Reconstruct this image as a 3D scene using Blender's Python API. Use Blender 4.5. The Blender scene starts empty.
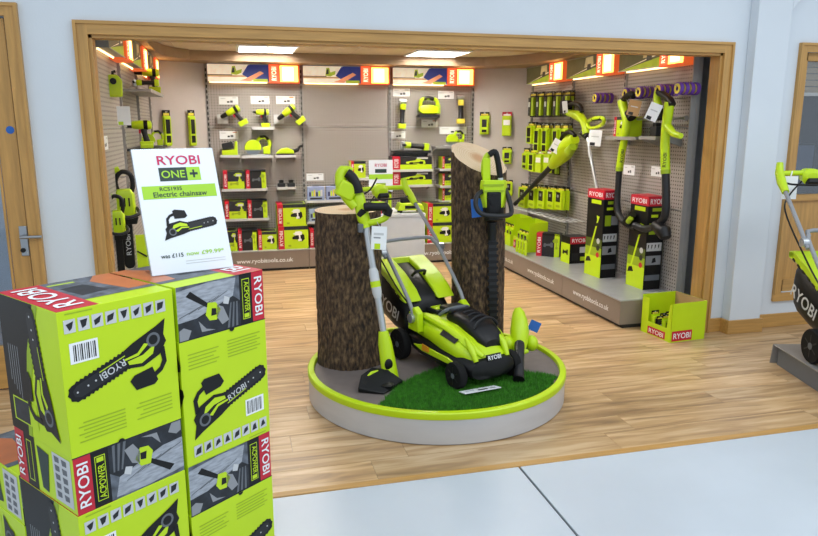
import bpy, math, random
from mathutils import Vector, Matrix, noise
random.seed(7)
C = bpy.context.scene.collection
PI = math.pi
R = math.radians

# ------------------------------------------------------------------ camera, world, lights
FPX, PITCH, YAW, CAMH = 688.0, R(11.7), R(14.3), 1.6
cam_d = bpy.data.cameras.new('camera'); cam = bpy.data.objects.new('camera', cam_d); C.objects.link(cam)
cam_d.sensor_fit = 'HORIZONTAL'; cam_d.sensor_width = 36.0; cam_d.lens = FPX / 818.0 * 36.0
cam_d.clip_start = 0.05
cam.location = (0, 0, CAMH); cam.rotation_euler = (PI / 2 - PITCH, 0, -YAW)
sc = bpy.context.scene
sc.camera = cam
sc.view_settings.view_transform = 'Standard'
sc.view_settings.look = 'None'
sc.view_settings.gamma = 1.0
sc.view_settings.use_curve_mapping = False
sc.view_settings.exposure = 0.18

w = bpy.data.worlds.new('world'); sc.world = w; w.use_nodes = True
bg = w.node_tree.nodes['Background']; bg.inputs[0].default_value = (0.80, 0.90, 1.0, 1); bg.inputs[1].default_value = 0.80

def area_light(name, loc, rot, sx, sy, power, col):
    d = bpy.data.lights.new(name, 'AREA'); d.shape = 'RECTANGLE'; d.size = sx; d.size_y = sy; d.energy = power; d.color = col
    o = bpy.data.objects.new(name, d); C.objects.link(o); o.location = loc; o.rotation_euler = rot
    return o
area_light('hall_ceiling_light', (0.2, 1.0, 3.5), (0, 0, 0), 3.0, 1.2, 45, (0.93, 0.97, 1.0))
area_light('hall_ceiling_light', (3.6, 1.6, 3.5), (0, 0, 0), 2.4, 1.2, 45, (0.93, 0.97, 1.0))

# ------------------------------------------------------------------ pixel helpers
_F = Vector((math.sin(YAW) * math.cos(PITCH), math.cos(YAW) * math.cos(PITCH), -math.sin(PITCH)))
_R = Vector((math.cos(YAW), -math.sin(YAW), 0)); _U = _R.cross(_F); CAMP = Vector((0, 0, CAMH))
def ray(x, y): return _F * FPX + _R * (x - 409) - _U * (y - 268)
def onZ(x, y, z=0.0): d = ray(x, y); return CAMP + d * ((z - CAMH) / d.z)
def onY(x, y, Y): d = ray(x, y); return CAMP + d * (Y / d.y)
def onX(x, y, X): d = ray(x, y); return CAMP + d * (X / d.x)

# ------------------------------------------------------------------ materials
M = {}
def lin(c):
    return tuple(((v / 255.0) / 12.92 if v / 255.0 <= 0.04045 else ((v / 255.0 + 0.055) / 1.055) ** 2.4) for v in c)
def mat(key, rgb, rough=0.5, metal=0.0, var=0.06, scale=6.0, bump=0.0, bscale=60.0, emit=None, spec=0.5, stretch=(1, 1, 1)):
    m = bpy.data.materials.new(key); m.use_nodes = True; nt = m.node_tree; b = nt.nodes['Principled BSDF']
    c = lin(rgb)
    b.inputs['Roughness'].default_value = rough; b.inputs['Metallic'].default_value = metal
    b.inputs['Specular IOR Level'].default_value = spec
    tc = nt.nodes.new('ShaderNodeTexCoord'); mp = nt.nodes.new('ShaderNodeMapping'); mp.inputs['Scale'].default_value = stretch
    nt.links.new(tc.outputs['Object'], mp.inputs['Vector'])
    n = nt.nodes.new('ShaderNodeTexNoise'); n.inputs['Scale'].default_value = scale; n.inputs['Detail'].default_value = 4
    nt.links.new(mp.outputs[0], n.inputs['Vector'])
    r = nt.nodes.new('ShaderNodeValToRGB')
    r.color_ramp.elements[0].position = 0.3; r.color_ramp.elements[1].position = 0.7
    r.color_ramp.elements[0].color = (*[v * (1 - var) for v in c], 1); r.color_ramp.elements[1].color = (*[min(1, v * (1 + var)) for v in c], 1)
    nt.links.new(n.outputs['Fac'], r.inputs[0]); nt.links.new(r.outputs[0], b.inputs['Base Color'])
    if bump:
        n2 = nt.nodes.new('ShaderNodeTexNoise'); n2.inputs['Scale'].default_value = bscale; n2.inputs['Detail'].default_value = 3
        nt.links.new(mp.outputs[0], n2.inputs['Vector'])
        bp = nt.nodes.new('ShaderNodeBump'); bp.inputs['Strength'].default_value = bump; bp.inputs['Distance'].default_value = 0.01
        nt.links.new(n2.outputs['Fac'], bp.inputs['Height']); nt.links.new(bp.outputs[0], b.inputs['Normal'])
    if emit:
        b.inputs['Emission Color'].default_value = (*emit[0], 1); b.inputs['Emission Strength'].default_value = emit[1]
    M[key] = m
    return m

mat('lime', (188, 218, 12), 0.38, var=0.04)
mat('lime_card', (190, 220, 10), 0.42, var=0.03)
mat('lime_dark', (150, 178, 20), 0.5)
mat('black', (13, 13, 15), 0.45, spec=0.35)
mat('charcoal', (32, 33, 36), 0.45, spec=0.4)
mat('rubber', (12, 12, 13), 0.8, spec=0.3)
mat('red', (196, 22, 48), 0.4, var=0.04)
mat('white', (236, 238, 240), 0.5, var=0.02)
mat('paper', (226, 232, 240), 0.35, var=0.01)
mat('cream', (222, 208, 186), 0.6, var=0.08)
mat('grey', (140, 142, 146), 0.45)
mat('light_grey', (196, 198, 200), 0.45)
mat('mid_grey', (96, 100, 106), 0.5)
mat('silver', (190, 194, 198), 0.32, 0.75)
mat('steel', (160, 164, 168), 0.28, 0.9)
mat('blue_tag', (28, 96, 180), 0.5)
mat('navy', (36, 46, 96), 0.6)
mat('skin', (205, 140, 110), 0.6)
mat('magenta', (196, 24, 84), 0.5, var=0.02)
mat('print_green', (158, 206, 44), 0.5, var=0.03)
mat('print_dark', (26, 52, 48), 0.5, var=0.05)
mat('purple', (92, 48, 150), 0.45)
mat('olive', (74, 90, 16), 0.5, var=0.25, scale=30)
mat('yellow', (224, 206, 70), 0.45)
mat('amber', (224, 150, 30), 0.45)
mat('kraft', (176, 140, 96), 0.8, var=0.08)
mat('clear_pack', (150, 165, 205), 0.15, var=0.1)
mat('wall_paint', (212, 219, 226), 0.7, var=0.025, scale=2.0, bump=0.06, bscale=90)
mat('plinth', (134, 122, 112), 0.45, var=0.04)
mat('plinth_top', (168, 170, 172), 0.3, 0.25, var=0.05, scale=14)
mat('metal_grey', (150, 148, 146), 0.4, 0.2, var=0.05)
mat('corner_grey', (186, 178, 174), 0.5, var=0.03)
mat('bulkhead', (158, 132, 104), 0.6)
mat('ceiling_tile', (222, 204, 180), 0.8, var=0.04, bump=0.1, bscale=200)
mat('oak', (186, 142, 78), 0.42, var=0.16, scale=5.0, bump=0.05, bscale=30, stretch=(9, 9, 0.7))
mat('oak_h', (186, 142, 78), 0.42, var=0.16, scale=5.0, bump=0.05, bscale=30, stretch=(0.7, 9, 9))
mat('concrete', (190, 198, 206), 0.33, var=0.05, scale=1.6, bump=0.03, bscale=25)
mat('joint', (40, 48, 52), 0.8)
mat('platform_side', (196, 197, 200), 0.34, 0.2, var=0.05, scale=3, stretch=(1, 1, 6))
mat('platform_top', (112, 102, 98), 0.75, var=0.06, scale=20)
mat('grass', (66, 138, 30), 0.7, var=0.45, scale=40)
mat('turf', (36, 76, 22), 0.9, var=0.25, scale=60)
mat('office_blue', (86, 98, 120), 0.6)
mat('blind', (176, 148, 108), 0.6, var=0.08, stretch=(1, 1, 14))
mat('picture_grey', (92, 98, 108), 0.5, var=0.6, scale=24)
mat('picture_dark', (30, 34, 42), 0.5, var=0.7, scale=26)
mat('picture_log', (156, 161, 170), 0.5, var=0.3, scale=70, stretch=(.4, 1, 2))
mat('picture_copper', (196, 110, 60), 0.35, var=0.25, scale=5)
mat('garden_dark', (70, 72, 46), 0.5, var=0.4, scale=14)
mat('garden_light', (168, 150, 96), 0.5, var=0.3, scale=14)
for k_, c_, e_ in (('bl_cream', (222, 208, 186), .55), ('bl_kraft', (176, 140, 96), .5), ('bl_charcoal', (48, 44, 40), .5), ('bl_navy', (36, 46, 110), .5), ('bl_skin', (215, 140, 100), .5), ('bl_lime', (150, 165, 40), .5), ('bl_garden', (78, 74, 44), .45), ('bl_light', (180, 160, 110), .45)):
    mat(k_, c_, 0.4, var=0.2, scale=14, emit=(lin(c_), e_))
mat('sign_red', (220, 40, 20), 0.5, emit=((1.0, 0.09, 0.03), 1.6))
mat('sign_glow', (250, 190, 60), 0.5, emit=((1.0, 0.40, 0.07), 5.0))
mat('sign_hot', (250, 220, 120), 0.5, emit=((1.0, 0.70, 0.25), 5.0))
mat('sign_white', (255, 240, 220), 0.5, emit=((1.0, 0.62, 0.40), 1.6))
mat('sign_edge', (150, 50, 24), 0.5, emit=((1.0, 0.16, 0.03), 0.5))
mat('added_glow', (255, 240, 220), 0.5, emit=((1.0, 0.60, 0.25), 4.0))
mat('diffuser', (255, 255, 255), 0.5, emit=((1.0, 0.94, 0.86), 36.0))

def glass():
    m = bpy.data.materials.new('glass'); m.use_nodes = True; nt = m.node_tree; nt.nodes.clear()
    o = nt.nodes.new('ShaderNodeOutputMaterial'); t = nt.nodes.new('ShaderNodeBsdfTransparent'); g = nt.nodes.new('ShaderNodeBsdfGlossy')
    g.inputs['Roughness'].default_value = 0.03; t.inputs[0].default_value = (0.86, 0.9, 0.95, 1)
    mx = nt.nodes.new('ShaderNodeMixShader'); mx.inputs[0].default_value = 0.12
    nt.links.new(t.outputs[0], mx.inputs[1]); nt.links.new(g.outputs[0], mx.inputs[2]); nt.links.new(mx.outputs[0], o.inputs[0]); M['glass'] = m
glass()
def acrylic():
    m = M['glass'].copy(); m.name = 'acrylic'; M['acrylic'] = m
    for n in m.node_tree.nodes:
        if n.type == 'MIX_SHADER': n.inputs[0].default_value = 0.2
acrylic()

def pegboard():
    m = mat('pegboard', (168, 161, 156), 0.45, 0.1, var=0.03); nt = m.node_tree; b = nt.nodes['Principled BSDF']
    src = b.inputs['Base Color'].links[0].from_socket
    tc = nt.nodes.new('ShaderNodeTexCoord'); sp = nt.nodes.new('ShaderNodeSeparateXYZ'); nt.links.new(tc.outputs['Object'], sp.inputs[0])
    outs = []
    for ax in (0, 2):
        d = nt.nodes.new('ShaderNodeMath'); d.operation = 'DIVIDE'; d.inputs[1].default_value = 0.03; nt.links.new(sp.outputs[ax], d.inputs[0])
        f = nt.nodes.new('ShaderNodeMath'); f.operation = 'FRACT'; nt.links.new(d.outputs[0], f.inputs[0])
        s = nt.nodes.new('ShaderNodeMath'); s.operation = 'SUBTRACT'; s.inputs[1].default_value = 0.5; nt.links.new(f.outputs[0], s.inputs[0])
        p = nt.nodes.new('ShaderNodeMath'); p.operation = 'MULTIPLY'; nt.links.new(s.outputs[0], p.inputs[0]); nt.links.new(s.outputs[0], p.inputs[1]); outs.append(p)
    a = nt.nodes.new('ShaderNodeMath'); a.operation = 'ADD'; nt.links.new(outs[0].outputs[0], a.inputs[0]); nt.links.new(outs[1].outputs[0], a.inputs[1])
    l = nt.nodes.new('ShaderNodeMath'); l.operation = 'LESS_THAN'; l.inputs[1].default_value = 0.05; nt.links.new(a.outputs[0], l.inputs[0])
    mx = nt.nodes.new('ShaderNodeMix'); mx.data_type = 'RGBA'; mx.inputs[7].default_value = (*lin((70, 66, 62)), 1)
    nt.links.new(l.outputs[0], mx.inputs[0]); nt.links.new(src, mx.inputs[6]); nt.links.new(mx.outputs[2], b.inputs['Base Color'])
pegboard()

def plank_mat():
    m = bpy.data.materials.new('plank'); m.use_nodes = True; nt = m.node_tree; b = nt.nodes['Principled BSDF']; L = nt.links.new
    g = nt.nodes.new('ShaderNodeNewGeometry'); oi = nt.nodes.new('ShaderNodeObjectInfo')
    mp = nt.nodes.new('ShaderNodeMapping'); mp.inputs['Scale'].default_value = (0.9, 9, 1)
    cb = nt.nodes.new('ShaderNodeCombineXYZ'); mu = nt.nodes.new('ShaderNodeMath'); mu.operation = 'MULTIPLY'; mu.inputs[1].default_value = 37.0
    L(oi.outputs['Random'], mu.inputs[0]); L(mu.outputs[0], cb.inputs[0]); L(mu.outputs[0], cb.inputs[2]); L(g.outputs['Position'], mp.inputs['Vector']); L(cb.outputs[0], mp.inputs['Location'])
    n = nt.nodes.new('ShaderNodeTexNoise'); n.inputs['Scale'].default_value = 2.2; n.inputs['Detail'].default_value = 6; n.inputs['Distortion'].default_value = 0.6
    L(mp.outputs[0], n.inputs['Vector'])
    r = nt.nodes.new('ShaderNodeValToRGB'); e = r.color_ramp.elements
    e[0].position = 0.30; e[0].color = (*lin((146, 116, 84)), 1); e[1].position = 0.66; e[1].color = (*lin((212, 182, 142)), 1)
    x = e.new(0.48); x.color = (*lin((188, 152, 108)), 1)
    L(n.outputs['Fac'], r.inputs[0])
    h = nt.nodes.new('ShaderNodeHueSaturation'); mr = nt.nodes.new('ShaderNodeMapRange'); mr.inputs[3].default_value = 0.86; mr.inputs[4].default_value = 1.12
    L(oi.outputs['Random'], mr.inputs[0]); L(mr.outputs[0], h.inputs['Value']); L(r.outputs[0], h.inputs['Color']); L(h.outputs[0], b.inputs['Base Color'])
    b.inputs['Roughness'].default_value = 0.34
    M['plank'] = m
plank_mat()

def bark_mat():
    m = bpy.data.materials.new('bark'); m.use_nodes = True; nt = m.node_tree; b = nt.nodes['Principled BSDF']; L = nt.links.new
    tc = nt.nodes.new('ShaderNodeTexCoord'); mp = nt.nodes.new('ShaderNodeMapping'); mp.inputs['Scale'].default_value = (1, 1, 0.4); L(tc.outputs['Object'], mp.inputs[0])
    n = nt.nodes.new('ShaderNodeTexNoise'); n.inputs['Scale'].default_value = 60; n.inputs['Detail'].default_value = 10; L(mp.outputs[0], n.inputs['Vector'])
    r = nt.nodes.new('ShaderNodeValToRGB'); e = r.color_ramp.elements
    e[0].position = 0.32; e[0].color = (*lin((32, 23, 16)), 1); e[1].position = 0.72; e[1].color = (*lin((122, 98, 70)), 1); x = e.new(0.5); x.color = (*lin((74, 56, 39)), 1)
    L(n.outputs['Fac'], r.inputs[0]); L(r.outputs[0], b.inputs['Base Color']); b.inputs['Roughness'].default_value = 0.9
    bp = nt.nodes.new('ShaderNodeBump'); bp.inputs['Strength'].default_value = 0.7; bp.inputs['Distance'].default_value = 0.02
    L(n.outputs['Fac'], bp.inputs['Height']); L(bp.outputs[0], b.inputs['Normal']); M['bark'] = m
bark_mat()
def cut_mat():
    m = bpy.data.materials.new('cut_wood'); m.use_nodes = True; nt = m.node_tree; b = nt.nodes['Principled BSDF']; L = nt.links.new
    tc = nt.nodes.new('ShaderNodeTexCoord'); wv = nt.nodes.new('ShaderNodeTexWave'); wv.wave_type = 'RINGS'; wv.rings_direction = 'Z'
    wv.inputs['Scale'].default_value = 22; wv.inputs['Distortion'].default_value = 3; L(tc.outputs['Object'], wv.inputs['Vector'])
    r = nt.nodes.new('ShaderNodeValToRGB'); e = r.color_ramp.elements
    e[0].color = (*lin((206, 176, 138)), 1); e[1].color = (*lin((226, 204, 170)), 1)
    L(wv.outputs['Fac'], r.inputs[0])
    gl = nt.nodes.new('ShaderNodeVectorMath'); gl.operation = 'LENGTH'; sp = nt.nodes.new('ShaderNodeVectorMath'); sp.operation = 'MULTIPLY'; sp.inputs[1].default_value = (1, 1, 0)
    L(tc.outputs['Object'], sp.inputs[0]); L(sp.outputs[0], gl.inputs[0])
    mr = nt.nodes.new('ShaderNodeMapRange'); mr.inputs[1].default_value = 0.03; mr.inputs[2].default_value = 0.075; L(gl.outputs['Value'], mr.inputs[0])
    mx = nt.nodes.new('ShaderNodeMix'); mx.data_type = 'RGBA'; mx.inputs[6].default_value = (*lin((196, 150, 106)), 1)
    L(mr.outputs[0], mx.inputs[0]); L(r.outputs[0], mx.inputs[7]); L(mx.outputs[2], b.inputs['Base Color']); b.inputs['Roughness'].default_value = 0.8; M['cut_wood'] = m
cut_mat()

# ------------------------------------------------------------------ mesh builder
class MB:
    def __init__(s, M0=None): s.v = []; s.f = []; s.k = []; s.M = M0 or Matrix.Identity(4)
    def add(s, vs, fs, key):
        n = len(s.v); s.v += [tuple(s.M @ Vector(p)) for p in vs]; s.f += [[i + n for i in f] for f in fs]; s.k += [key] * len(fs); return s
    def box(s, c, d, key, rot=None):
        x, y, z = d[0] / 2, d[1] / 2, d[2] / 2
        vs = [Vector((a * x, b * y, e * z)) for a in (-1, 1) for b in (-1, 1) for e in (-1, 1)]
        if rot is not None: vs = [rot @ p for p in vs]
        vs = [p + Vector(c) for p in vs]
        return s.add(vs, [[0, 1, 3, 2], [4, 6, 7, 5], [0, 4, 5, 1], [2, 3, 7, 6], [0, 2, 6, 4], [1, 5, 7, 3]], key)
    def bx(s, x0, x1, y0, y1, z0, z1, key): return s.box(((x0 + x1) / 2, (y0 + y1) / 2, (z0 + z1) / 2), (x1 - x0, y1 - y0, z1 - z0), key)
    def prism(s, poly, a, b, key, axis='y'):
        # polygon in the plane across `axis`, extruded from a to b
        def P(u, v, t): return (u, t, v) if axis == 'y' else ((t, u, v) if axis == 'x' else (u, v, t))
        n = len(poly); vs = [P(u, v, a) for u, v in poly] + [P(u, v, b) for u, v in poly]
        fs = [list(range(n)), list(range(2 * n - 1, n - 1, -1))] + [[i, i + n, (i + 1) % n + n, (i + 1) % n] for i in range(n)]
        return s.add(vs, fs, key)
    def loft(s, rings, key, cap=True, closed=False):
        n = len(rings[0]); vs = [p for r in rings for p in r]; fs = []
        m = len(rings)
        for i in range(m if closed else m - 1):
            for j in range(n):
                a, b = i * n, ((i + 1) % m) * n
                fs.append([a + j, a + (j + 1) % n, b + (j + 1) % n, b + j])
        if cap and not closed: fs += [list(range(n))[::-1], list(range((m - 1) * n, m * n))]
        return s.add(vs, fs, key)
    def tube(s, pts, r, key, seg=10, closed=False, flat=1.0, up=None):
        pts = [Vector(p) for p in pts]; m = len(pts)
        rs = r if isinstance(r, (list, tuple)) else [r] * m
        rings = []; prev = None
        for i, p in enumerate(pts):
            if closed: t = pts[(i + 1) % m] - pts[i - 1]
            else: t = (pts[min(i + 1, m - 1)] - pts[max(i - 1, 0)])
            t.normalize()
            if prev is None:
                a = Vector(up) if up else (Vector((0, 0, 1)) if abs(t.z) < 0.9 else Vector((0, 1, 0)))
            else: a = prev
            n1 = (a - t * a.dot(t)).normalized(); n2 = t.cross(n1); prev = n1
            rings.append([p + (n1 * math.cos(2 * PI * k / seg) * flat + n2 * math.sin(2 * PI * k / seg)) * rs[i] for k in range(seg)])
        return s.loft(rings, key, True, closed)
    def lathe(s, prof, key, seg=20, M1=None):
        # profile of (radius, z) about local z
        M1 = M1 or Matrix.Identity(4)
        rings = [[M1 @ Vector((max(r, 1e-4) * math.cos(2 * PI * k / seg), max(r, 1e-4) * math.sin(2 * PI * k / seg), z)) for k in range(seg)] for r, z in prof]
        return s.loft(rings, key)
    def ell(s, c, r, key, seg=16, n=9):
        M1 = Matrix.Translation(c) @ Matrix.Diagonal((*r, 1))
        return s.lathe([(math.sin(PI * i / n), -math.cos(PI * i / n)) for i in range(n + 1)], key, seg, M1)
    def poly(s, F, pts, key, lift=0.0008):
        # flat print on a face F = (origin, u, v)
        o, u, v = F; n = u.cross(v).normalized()
        return s.add([o + u * a + v * b + n * lift for a, b in pts], [list(range(len(pts)))], key)
    def rect(s, F, x0, x1, y0, y1, key, lift=0.0008): return s.poly(F, [(x0, y0), (x1, y0), (x1, y1), (x0, y1)], key, lift)

def face(o, u, v): return (Vector(o), Vector(u), Vector(v))
def sect(y, hw, z0, z1, n=18, p=2.6, xc=0.0):
    zc, hz = (z0 + z1) / 2, (z1 - z0) / 2; out = []
    for i in range(n):
        a = 2 * PI * i / n; c, s_ = math.cos(a), math.sin(a)
        out.append(Vector((xc + hw * math.copysign(abs(c) ** (2 / p), c), y, zc + hz * math.copysign(abs(s_) ** (2 / p), s_))))
    return out
def smooth_path(pts, n=6, closed=False):
    pts = [Vector(p) for p in pts]; m = len(pts); out = []
    rng = range(m) if closed else range(m - 1)
    for i in rng:
        if closed: p0, p1, p2, p3 = pts[i - 1], pts[i], pts[(i + 1) % m], pts[(i + 2) % m]
        else: p0, p1, p2, p3 = pts[max(i - 1, 0)], pts[i], pts[i + 1], pts[min(i + 2, m - 1)]
        for k in range(n):
            t = k / n
            out.append(0.5 * ((2 * p1) + (p2 - p0) * t + (2 * p0 - 5 * p1 + 4 * p2 - p3) * t * t + (3 * p1 - p0 - 3 * p2 + p3) * t ** 3))
    if not closed: out.append(pts[-1])
    return out

LABELS = {}
def tag(o, label, cat, group=None):
    o['label'] = label; o['category'] = cat
    if group: o['group'] = group
    return o
def T(name, label, cat, loc=(0, 0, 0), rz=0.0, group=None, rot=None):
    o = bpy.data.objects.new(name, None); C.objects.link(o); o.location = loc
    o.rotation_euler = rot if rot else (0, 0, rz); o.empty_display_size = 0.05
    return tag(o, label, cat, group)
def mesh_of(name, mb, smooth=True):
    me = bpy.data.meshes.new(name); me.from_pydata(mb.v, [], mb.f); keys = []
    for k in mb.k:
        if k not in keys: keys.append(k)
    for k in keys: me.materials.append(M[k])
    me.polygons.foreach_set('material_index', [keys.index(k) for k in mb.k])
    if smooth:
        me.polygons.foreach_set('use_smooth', [True] * len(me.polygons)); me.update()
        me.set_sharp_from_angle(angle=R(38))
    me.update()
    return me
def part(name, mb, parent=None, bevel=0.0, smooth=True, world=False, loc=None, label=None):
    if world and parent is not None:
        off = Vector(parent.location); mb.v = [tuple(Vector(p) - off) for p in mb.v]
    o = bpy.data.objects.new(name, mesh_of(name, mb, smooth)); C.objects.link(o)
    if parent is not None: o.parent = parent
    if loc is not None: o.location = loc
    if bevel:
        b = o.modifiers.new('bevel', 'BEVEL'); b.width = bevel; b.segments = 2; b.limit_method = 'ANGLE'; b.angle_limit = R(40)
    if label: o['label'] = label
    return o
def struct(name, mb, parent=None, **k):
    o = part(name, mb, parent, **k)
    if parent is None: o['kind'] = 'structure'
    return o
def children(o): return [c for c in bpy.data.objects if c.parent == o]
def copy_tree(o, parent=None):
    c = o.copy(); C.objects.link(c); c.parent = parent
    for ch in children(o): copy_tree(ch, c)
    return c

# lettering: font curves turned into flat meshes, cached per string
_txt = {}
def text_mesh(s, bold=0.012, space=1.0):
    k = (s, bold, space)
    if k in _txt: return _txt[k]
    cu = bpy.data.curves.new('lettering', 'FONT'); cu.body = s; cu.offset = bold; cu.space_character = space; cu.resolution_u = 3; cu.fill_mode = 'FRONT'
    o = bpy.data.objects.new('lettering', cu); C.objects.link(o)
    dg = bpy.context.evaluated_depsgraph_get(); dg.update()
    me = bpy.data.meshes.new_from_object(o.evaluated_get(dg)); bpy.data.objects.remove(o); bpy.data.curves.remove(cu)
    xs = [v.co.x for v in me.vertices]; ys = [v.co.y for v in me.vertices]
    x0, x1, y0, y1 = min(xs), max(xs), min(ys), max(ys)
    for v in me.vertices: v.co = ((v.co.x - (x0 + x1) / 2) / (x1 - x0), 0, (v.co.y - (y0 + y1) / 2) / (y1 - y0))
    _txt[k] = (me, (x1 - x0) / (y1 - y0)); return _txt[k]
_tm = {}
def lettering(parent, s, key, c, u, v, h, wid=None, lift=0.0016, bold=0.012, name='lettering', space=1.0):
    """flat text centred on c in the plane of u, v (parent space), capital height h"""
    me, asp = text_mesh(s, bold, space)
    mk = (s, bold, space, key)
    if mk not in _tm:
        m2 = me.copy(); m2.name = name; m2.materials.clear(); m2.materials.append(M[key]); _tm[mk] = m2
    o = bpy.data.objects.new(name, _tm[mk]); C.objects.link(o); o.parent = parent
    u = Vector(u).normalized(); v = Vector(v).normalized(); n = u.cross(v); wd = wid if wid else h * asp
    p = Vector(c) + n * lift
    o.matrix_local = Matrix(((u.x * wd, -n.x, v.x * h, p.x), (u.y * wd, -n.y, v.y * h, p.y), (u.z * wd, -n.z, v.z * h, p.z), (0, 0, 0, 1)))
    return o
RY = 'RYOBI'
XU, YU, ZU = Vector((1, 0, 0)), Vector((0, 1, 0)), Vector((0, 0, 1))

# ------------------------------------------------------------------ the setting
WF, WT = 4.489, 0.11                       # front wall face and thickness
OX0, OX1, OZ = -0.767, 3.50, 2.115         # shop opening
BY, RX, LX = 8.10, 3.50, -0.80             # back, right and left display panels
CEIL = 2.36
# concrete floor of the hall
TY = 2.81
fm = MB(); fm.bx(-4, 7, -3, TY, -0.12, -0.012, 'joint'); hall = struct('floor_hall', fm)
gx = onZ(519.5, 467).x
for x0, x1 in ((-4, gx - 2.4), (gx - 2.4, gx), (gx, gx + 2.4), (gx + 2.4, 7)):
    for y0, y1 in ((-3, -1.4), (-1.4, 0.7), (0.7, TY)):
        m = MB(); m.bx(x0 + 0.0055, x1 - 0.0055, y0 + 0.004, y1 - 0.001, -0.012, 0, 'concrete'); part('slab', m, hall, bevel=0.002)
# timber floor, plank by plank
fm = MB(); fm.bx(-4, 7, TY + 0.04, WF + WT, -0.12, -0.012, 'joint'); fm.bx(-1.4, 4.1, WF + WT, 8.7, -0.12, -0.012, 'joint'); floor = struct('floor', fm)
pm = MB(); pm.bx(0, 1, 0, 0.186, -0.012, 0, 'plank'); pl_mesh = mesh_of('plank', pm)
y = TY + 0.045; row = 0
while y < 8.5:
    lo, hi = (-4, 7) if y < WF + 0.02 else (-1.0, 3.7)
    x = lo - random.uniform(0.1, 1.2)
    while x < hi:
        x1 = min(x + 1.26, hi); xs = max(x, lo)
        if x1 - xs > 0.02:
            o = bpy.data.objects.new('plank', pl_mesh); C.objects.link(o); o.parent = floor; o.location = (xs, y, 0); o.scale = (x1 - xs - 0.0015, 1, 1)
        x += 1.26
    y += 0.188; row += 1
m = MB(); m.bx(-4, 7, TY, TY + 0.043, -0.012, 0.004, 'oak_h'); struct('trim_1', m, bevel=0.003)

# front wall with its openings
DX0, DX1, DZ = -2.02, -1.19, 2.20          # door opening
WX0, WX1, WZ0, WZ1 = 4.22, 5.5, 0.28, 2.14
TOP = 3.6
m = MB()
def wb(x0, x1, z0, z1): m.bx(x0, x1, WF, WF + WT, z0, z1, 'wall_paint')
wb(-4, DX0, 0, TOP); wb(DX0, DX1, DZ, TOP); wb(DX1, OX0, 0, TOP); wb(OX0, OX1, OZ, TOP); wb(OX1, WX0, 0, TOP); wb(WX0, WX1, 0, WZ0); wb(WX0, WX1, WZ1, TOP); wb(WX1, 7, 0, TOP)
struct('wall_front', m)
m = MB(); m.bx(3.70, 3.985, 4.40, WF, 0, TOP, 'wall_paint'); m.prism([(3.985, 2.42), (4.40, 2.86), (4.40, TOP), (3.985, TOP)], 4.40, WF, 'wall_paint'); struct('wall_pillar', m, bevel=0.006)
# opening trim: casing on the face and lining through the wall
def casing(name, x0, x1, z0, z1, wd, bottom, key='oak'):
    m = MB(); t0, t1 = WF - 0.022, WF
    m.bx(x0 - wd, x0, t0, t1, z0, z1 + wd, 'oak'); m.bx(x1, x1 + wd, t0, t1, z0, z1 + wd, 'oak'); m.bx(x0, x1, t0, t1, z1, z1 + wd, 'oak_h')
    for a, b in ((x0 - wd, x0 - wd + 0.018), (x1 + wd - 0.018, x1 + wd)): m.bx(a, b, t0 - 0.010, t0, z0, z1 + wd, 'oak')
    m.bx(x0 - wd + 0.018, x1 + wd - 0.018, t0 - 0.010, t0, z1 + wd - 0.018, z1 + wd, 'oak_h')
    if bottom: m.bx(x0 - wd, x1 + wd, t0, t1, z0 - wd, z0, 'oak_h')
    o = struct(name, m); return o
cs = casing('trim_2', OX0, OX1, 0, OZ, 0.075, False)
m = MB(); m.bx(OX0, OX0 + 0.018, WF, WF + WT, 0, OZ, 'oak'); part('lining', m, cs)
m = MB(); m.bx(OX1 - 0.018, OX1, WF, WF + WT, 0, OZ, 'oak'); part('lining', m, cs)
m = MB(); m.bx(OX0, OX1, WF, WF + WT, OZ - 0.018, OZ, 'oak_h'); part('lining', m, cs)
# baseboards
m = MB(); m.bx(DX1 + 0.08, OX0 - 0.077, WF - 0.018, WF, 0, 0.11, 'oak_h'); struct('baseboard_left', m, bevel=0.003)
m = MB(); m.bx(OX1 + 0.077, 3.70, WF - 0.018, WF, 0, 0.11, 'oak_h'); m.bx(3.682, 4.003, 4.382, 4.40, 0, 0.11, 'oak_h'); m.bx(3.682, 3.70, 4.40, WF, 0, 0.11, 'oak_h'); m.bx(3.985, 4.003, 4.40, WF, 0, 0.11, 'oak_h'); m.bx(4.003, 7, WF - 0.018, WF, 0, 0.11, 'oak_h')
struct('baseboard_right', m, bevel=0.003)

# door at the far left: oak frame, glazed oak leaf, lever handle
cs = casing('trim_3', DX0, DX1, 0, DZ, 0.07, False)
m = MB()
dy0, dy1 = WF + 0.01, WF + 0.055
a, b = DX0 + 0.01, DX1 - 0.012
m.bx(a, a + 0.10, dy0, dy1, 0.01, DZ - 0.01, 'oak'); m.bx(b - 0.10, b, dy0, dy1, 0.01, DZ - 0.01, 'oak'); m.bx(a + 0.10, b - 0.10, dy0, dy1, DZ - 0.15, DZ - 0.01, 'oak_h'); m.bx(a + 0.10, b - 0.10, dy0, dy1, 0.01, 0.28, 'oak_h')
for q in (a + 0.10, b - 0.115): m.bx(q, q + 0.015, dy0 - 0.008, dy0, 0.28, DZ - 0.15, 'oak')
door = struct('door_1', m, bevel=0.003)
m = MB(); m.bx(a + 0.10, b - 0.10, dy0 + 0.018, dy0 + 0.026, 0.28, DZ - 0.15, 'glass'); part('pane', m, door)
hz = 0.955; hx = b - 0.022
m = MB(); m.bx(hx - 0.022, hx + 0.022, dy0 - 0.008, dy0, hz - 0.12, hz + 0.06, 'steel'); hp = part('handle_plate', m, door, bevel=0.003)
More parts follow.
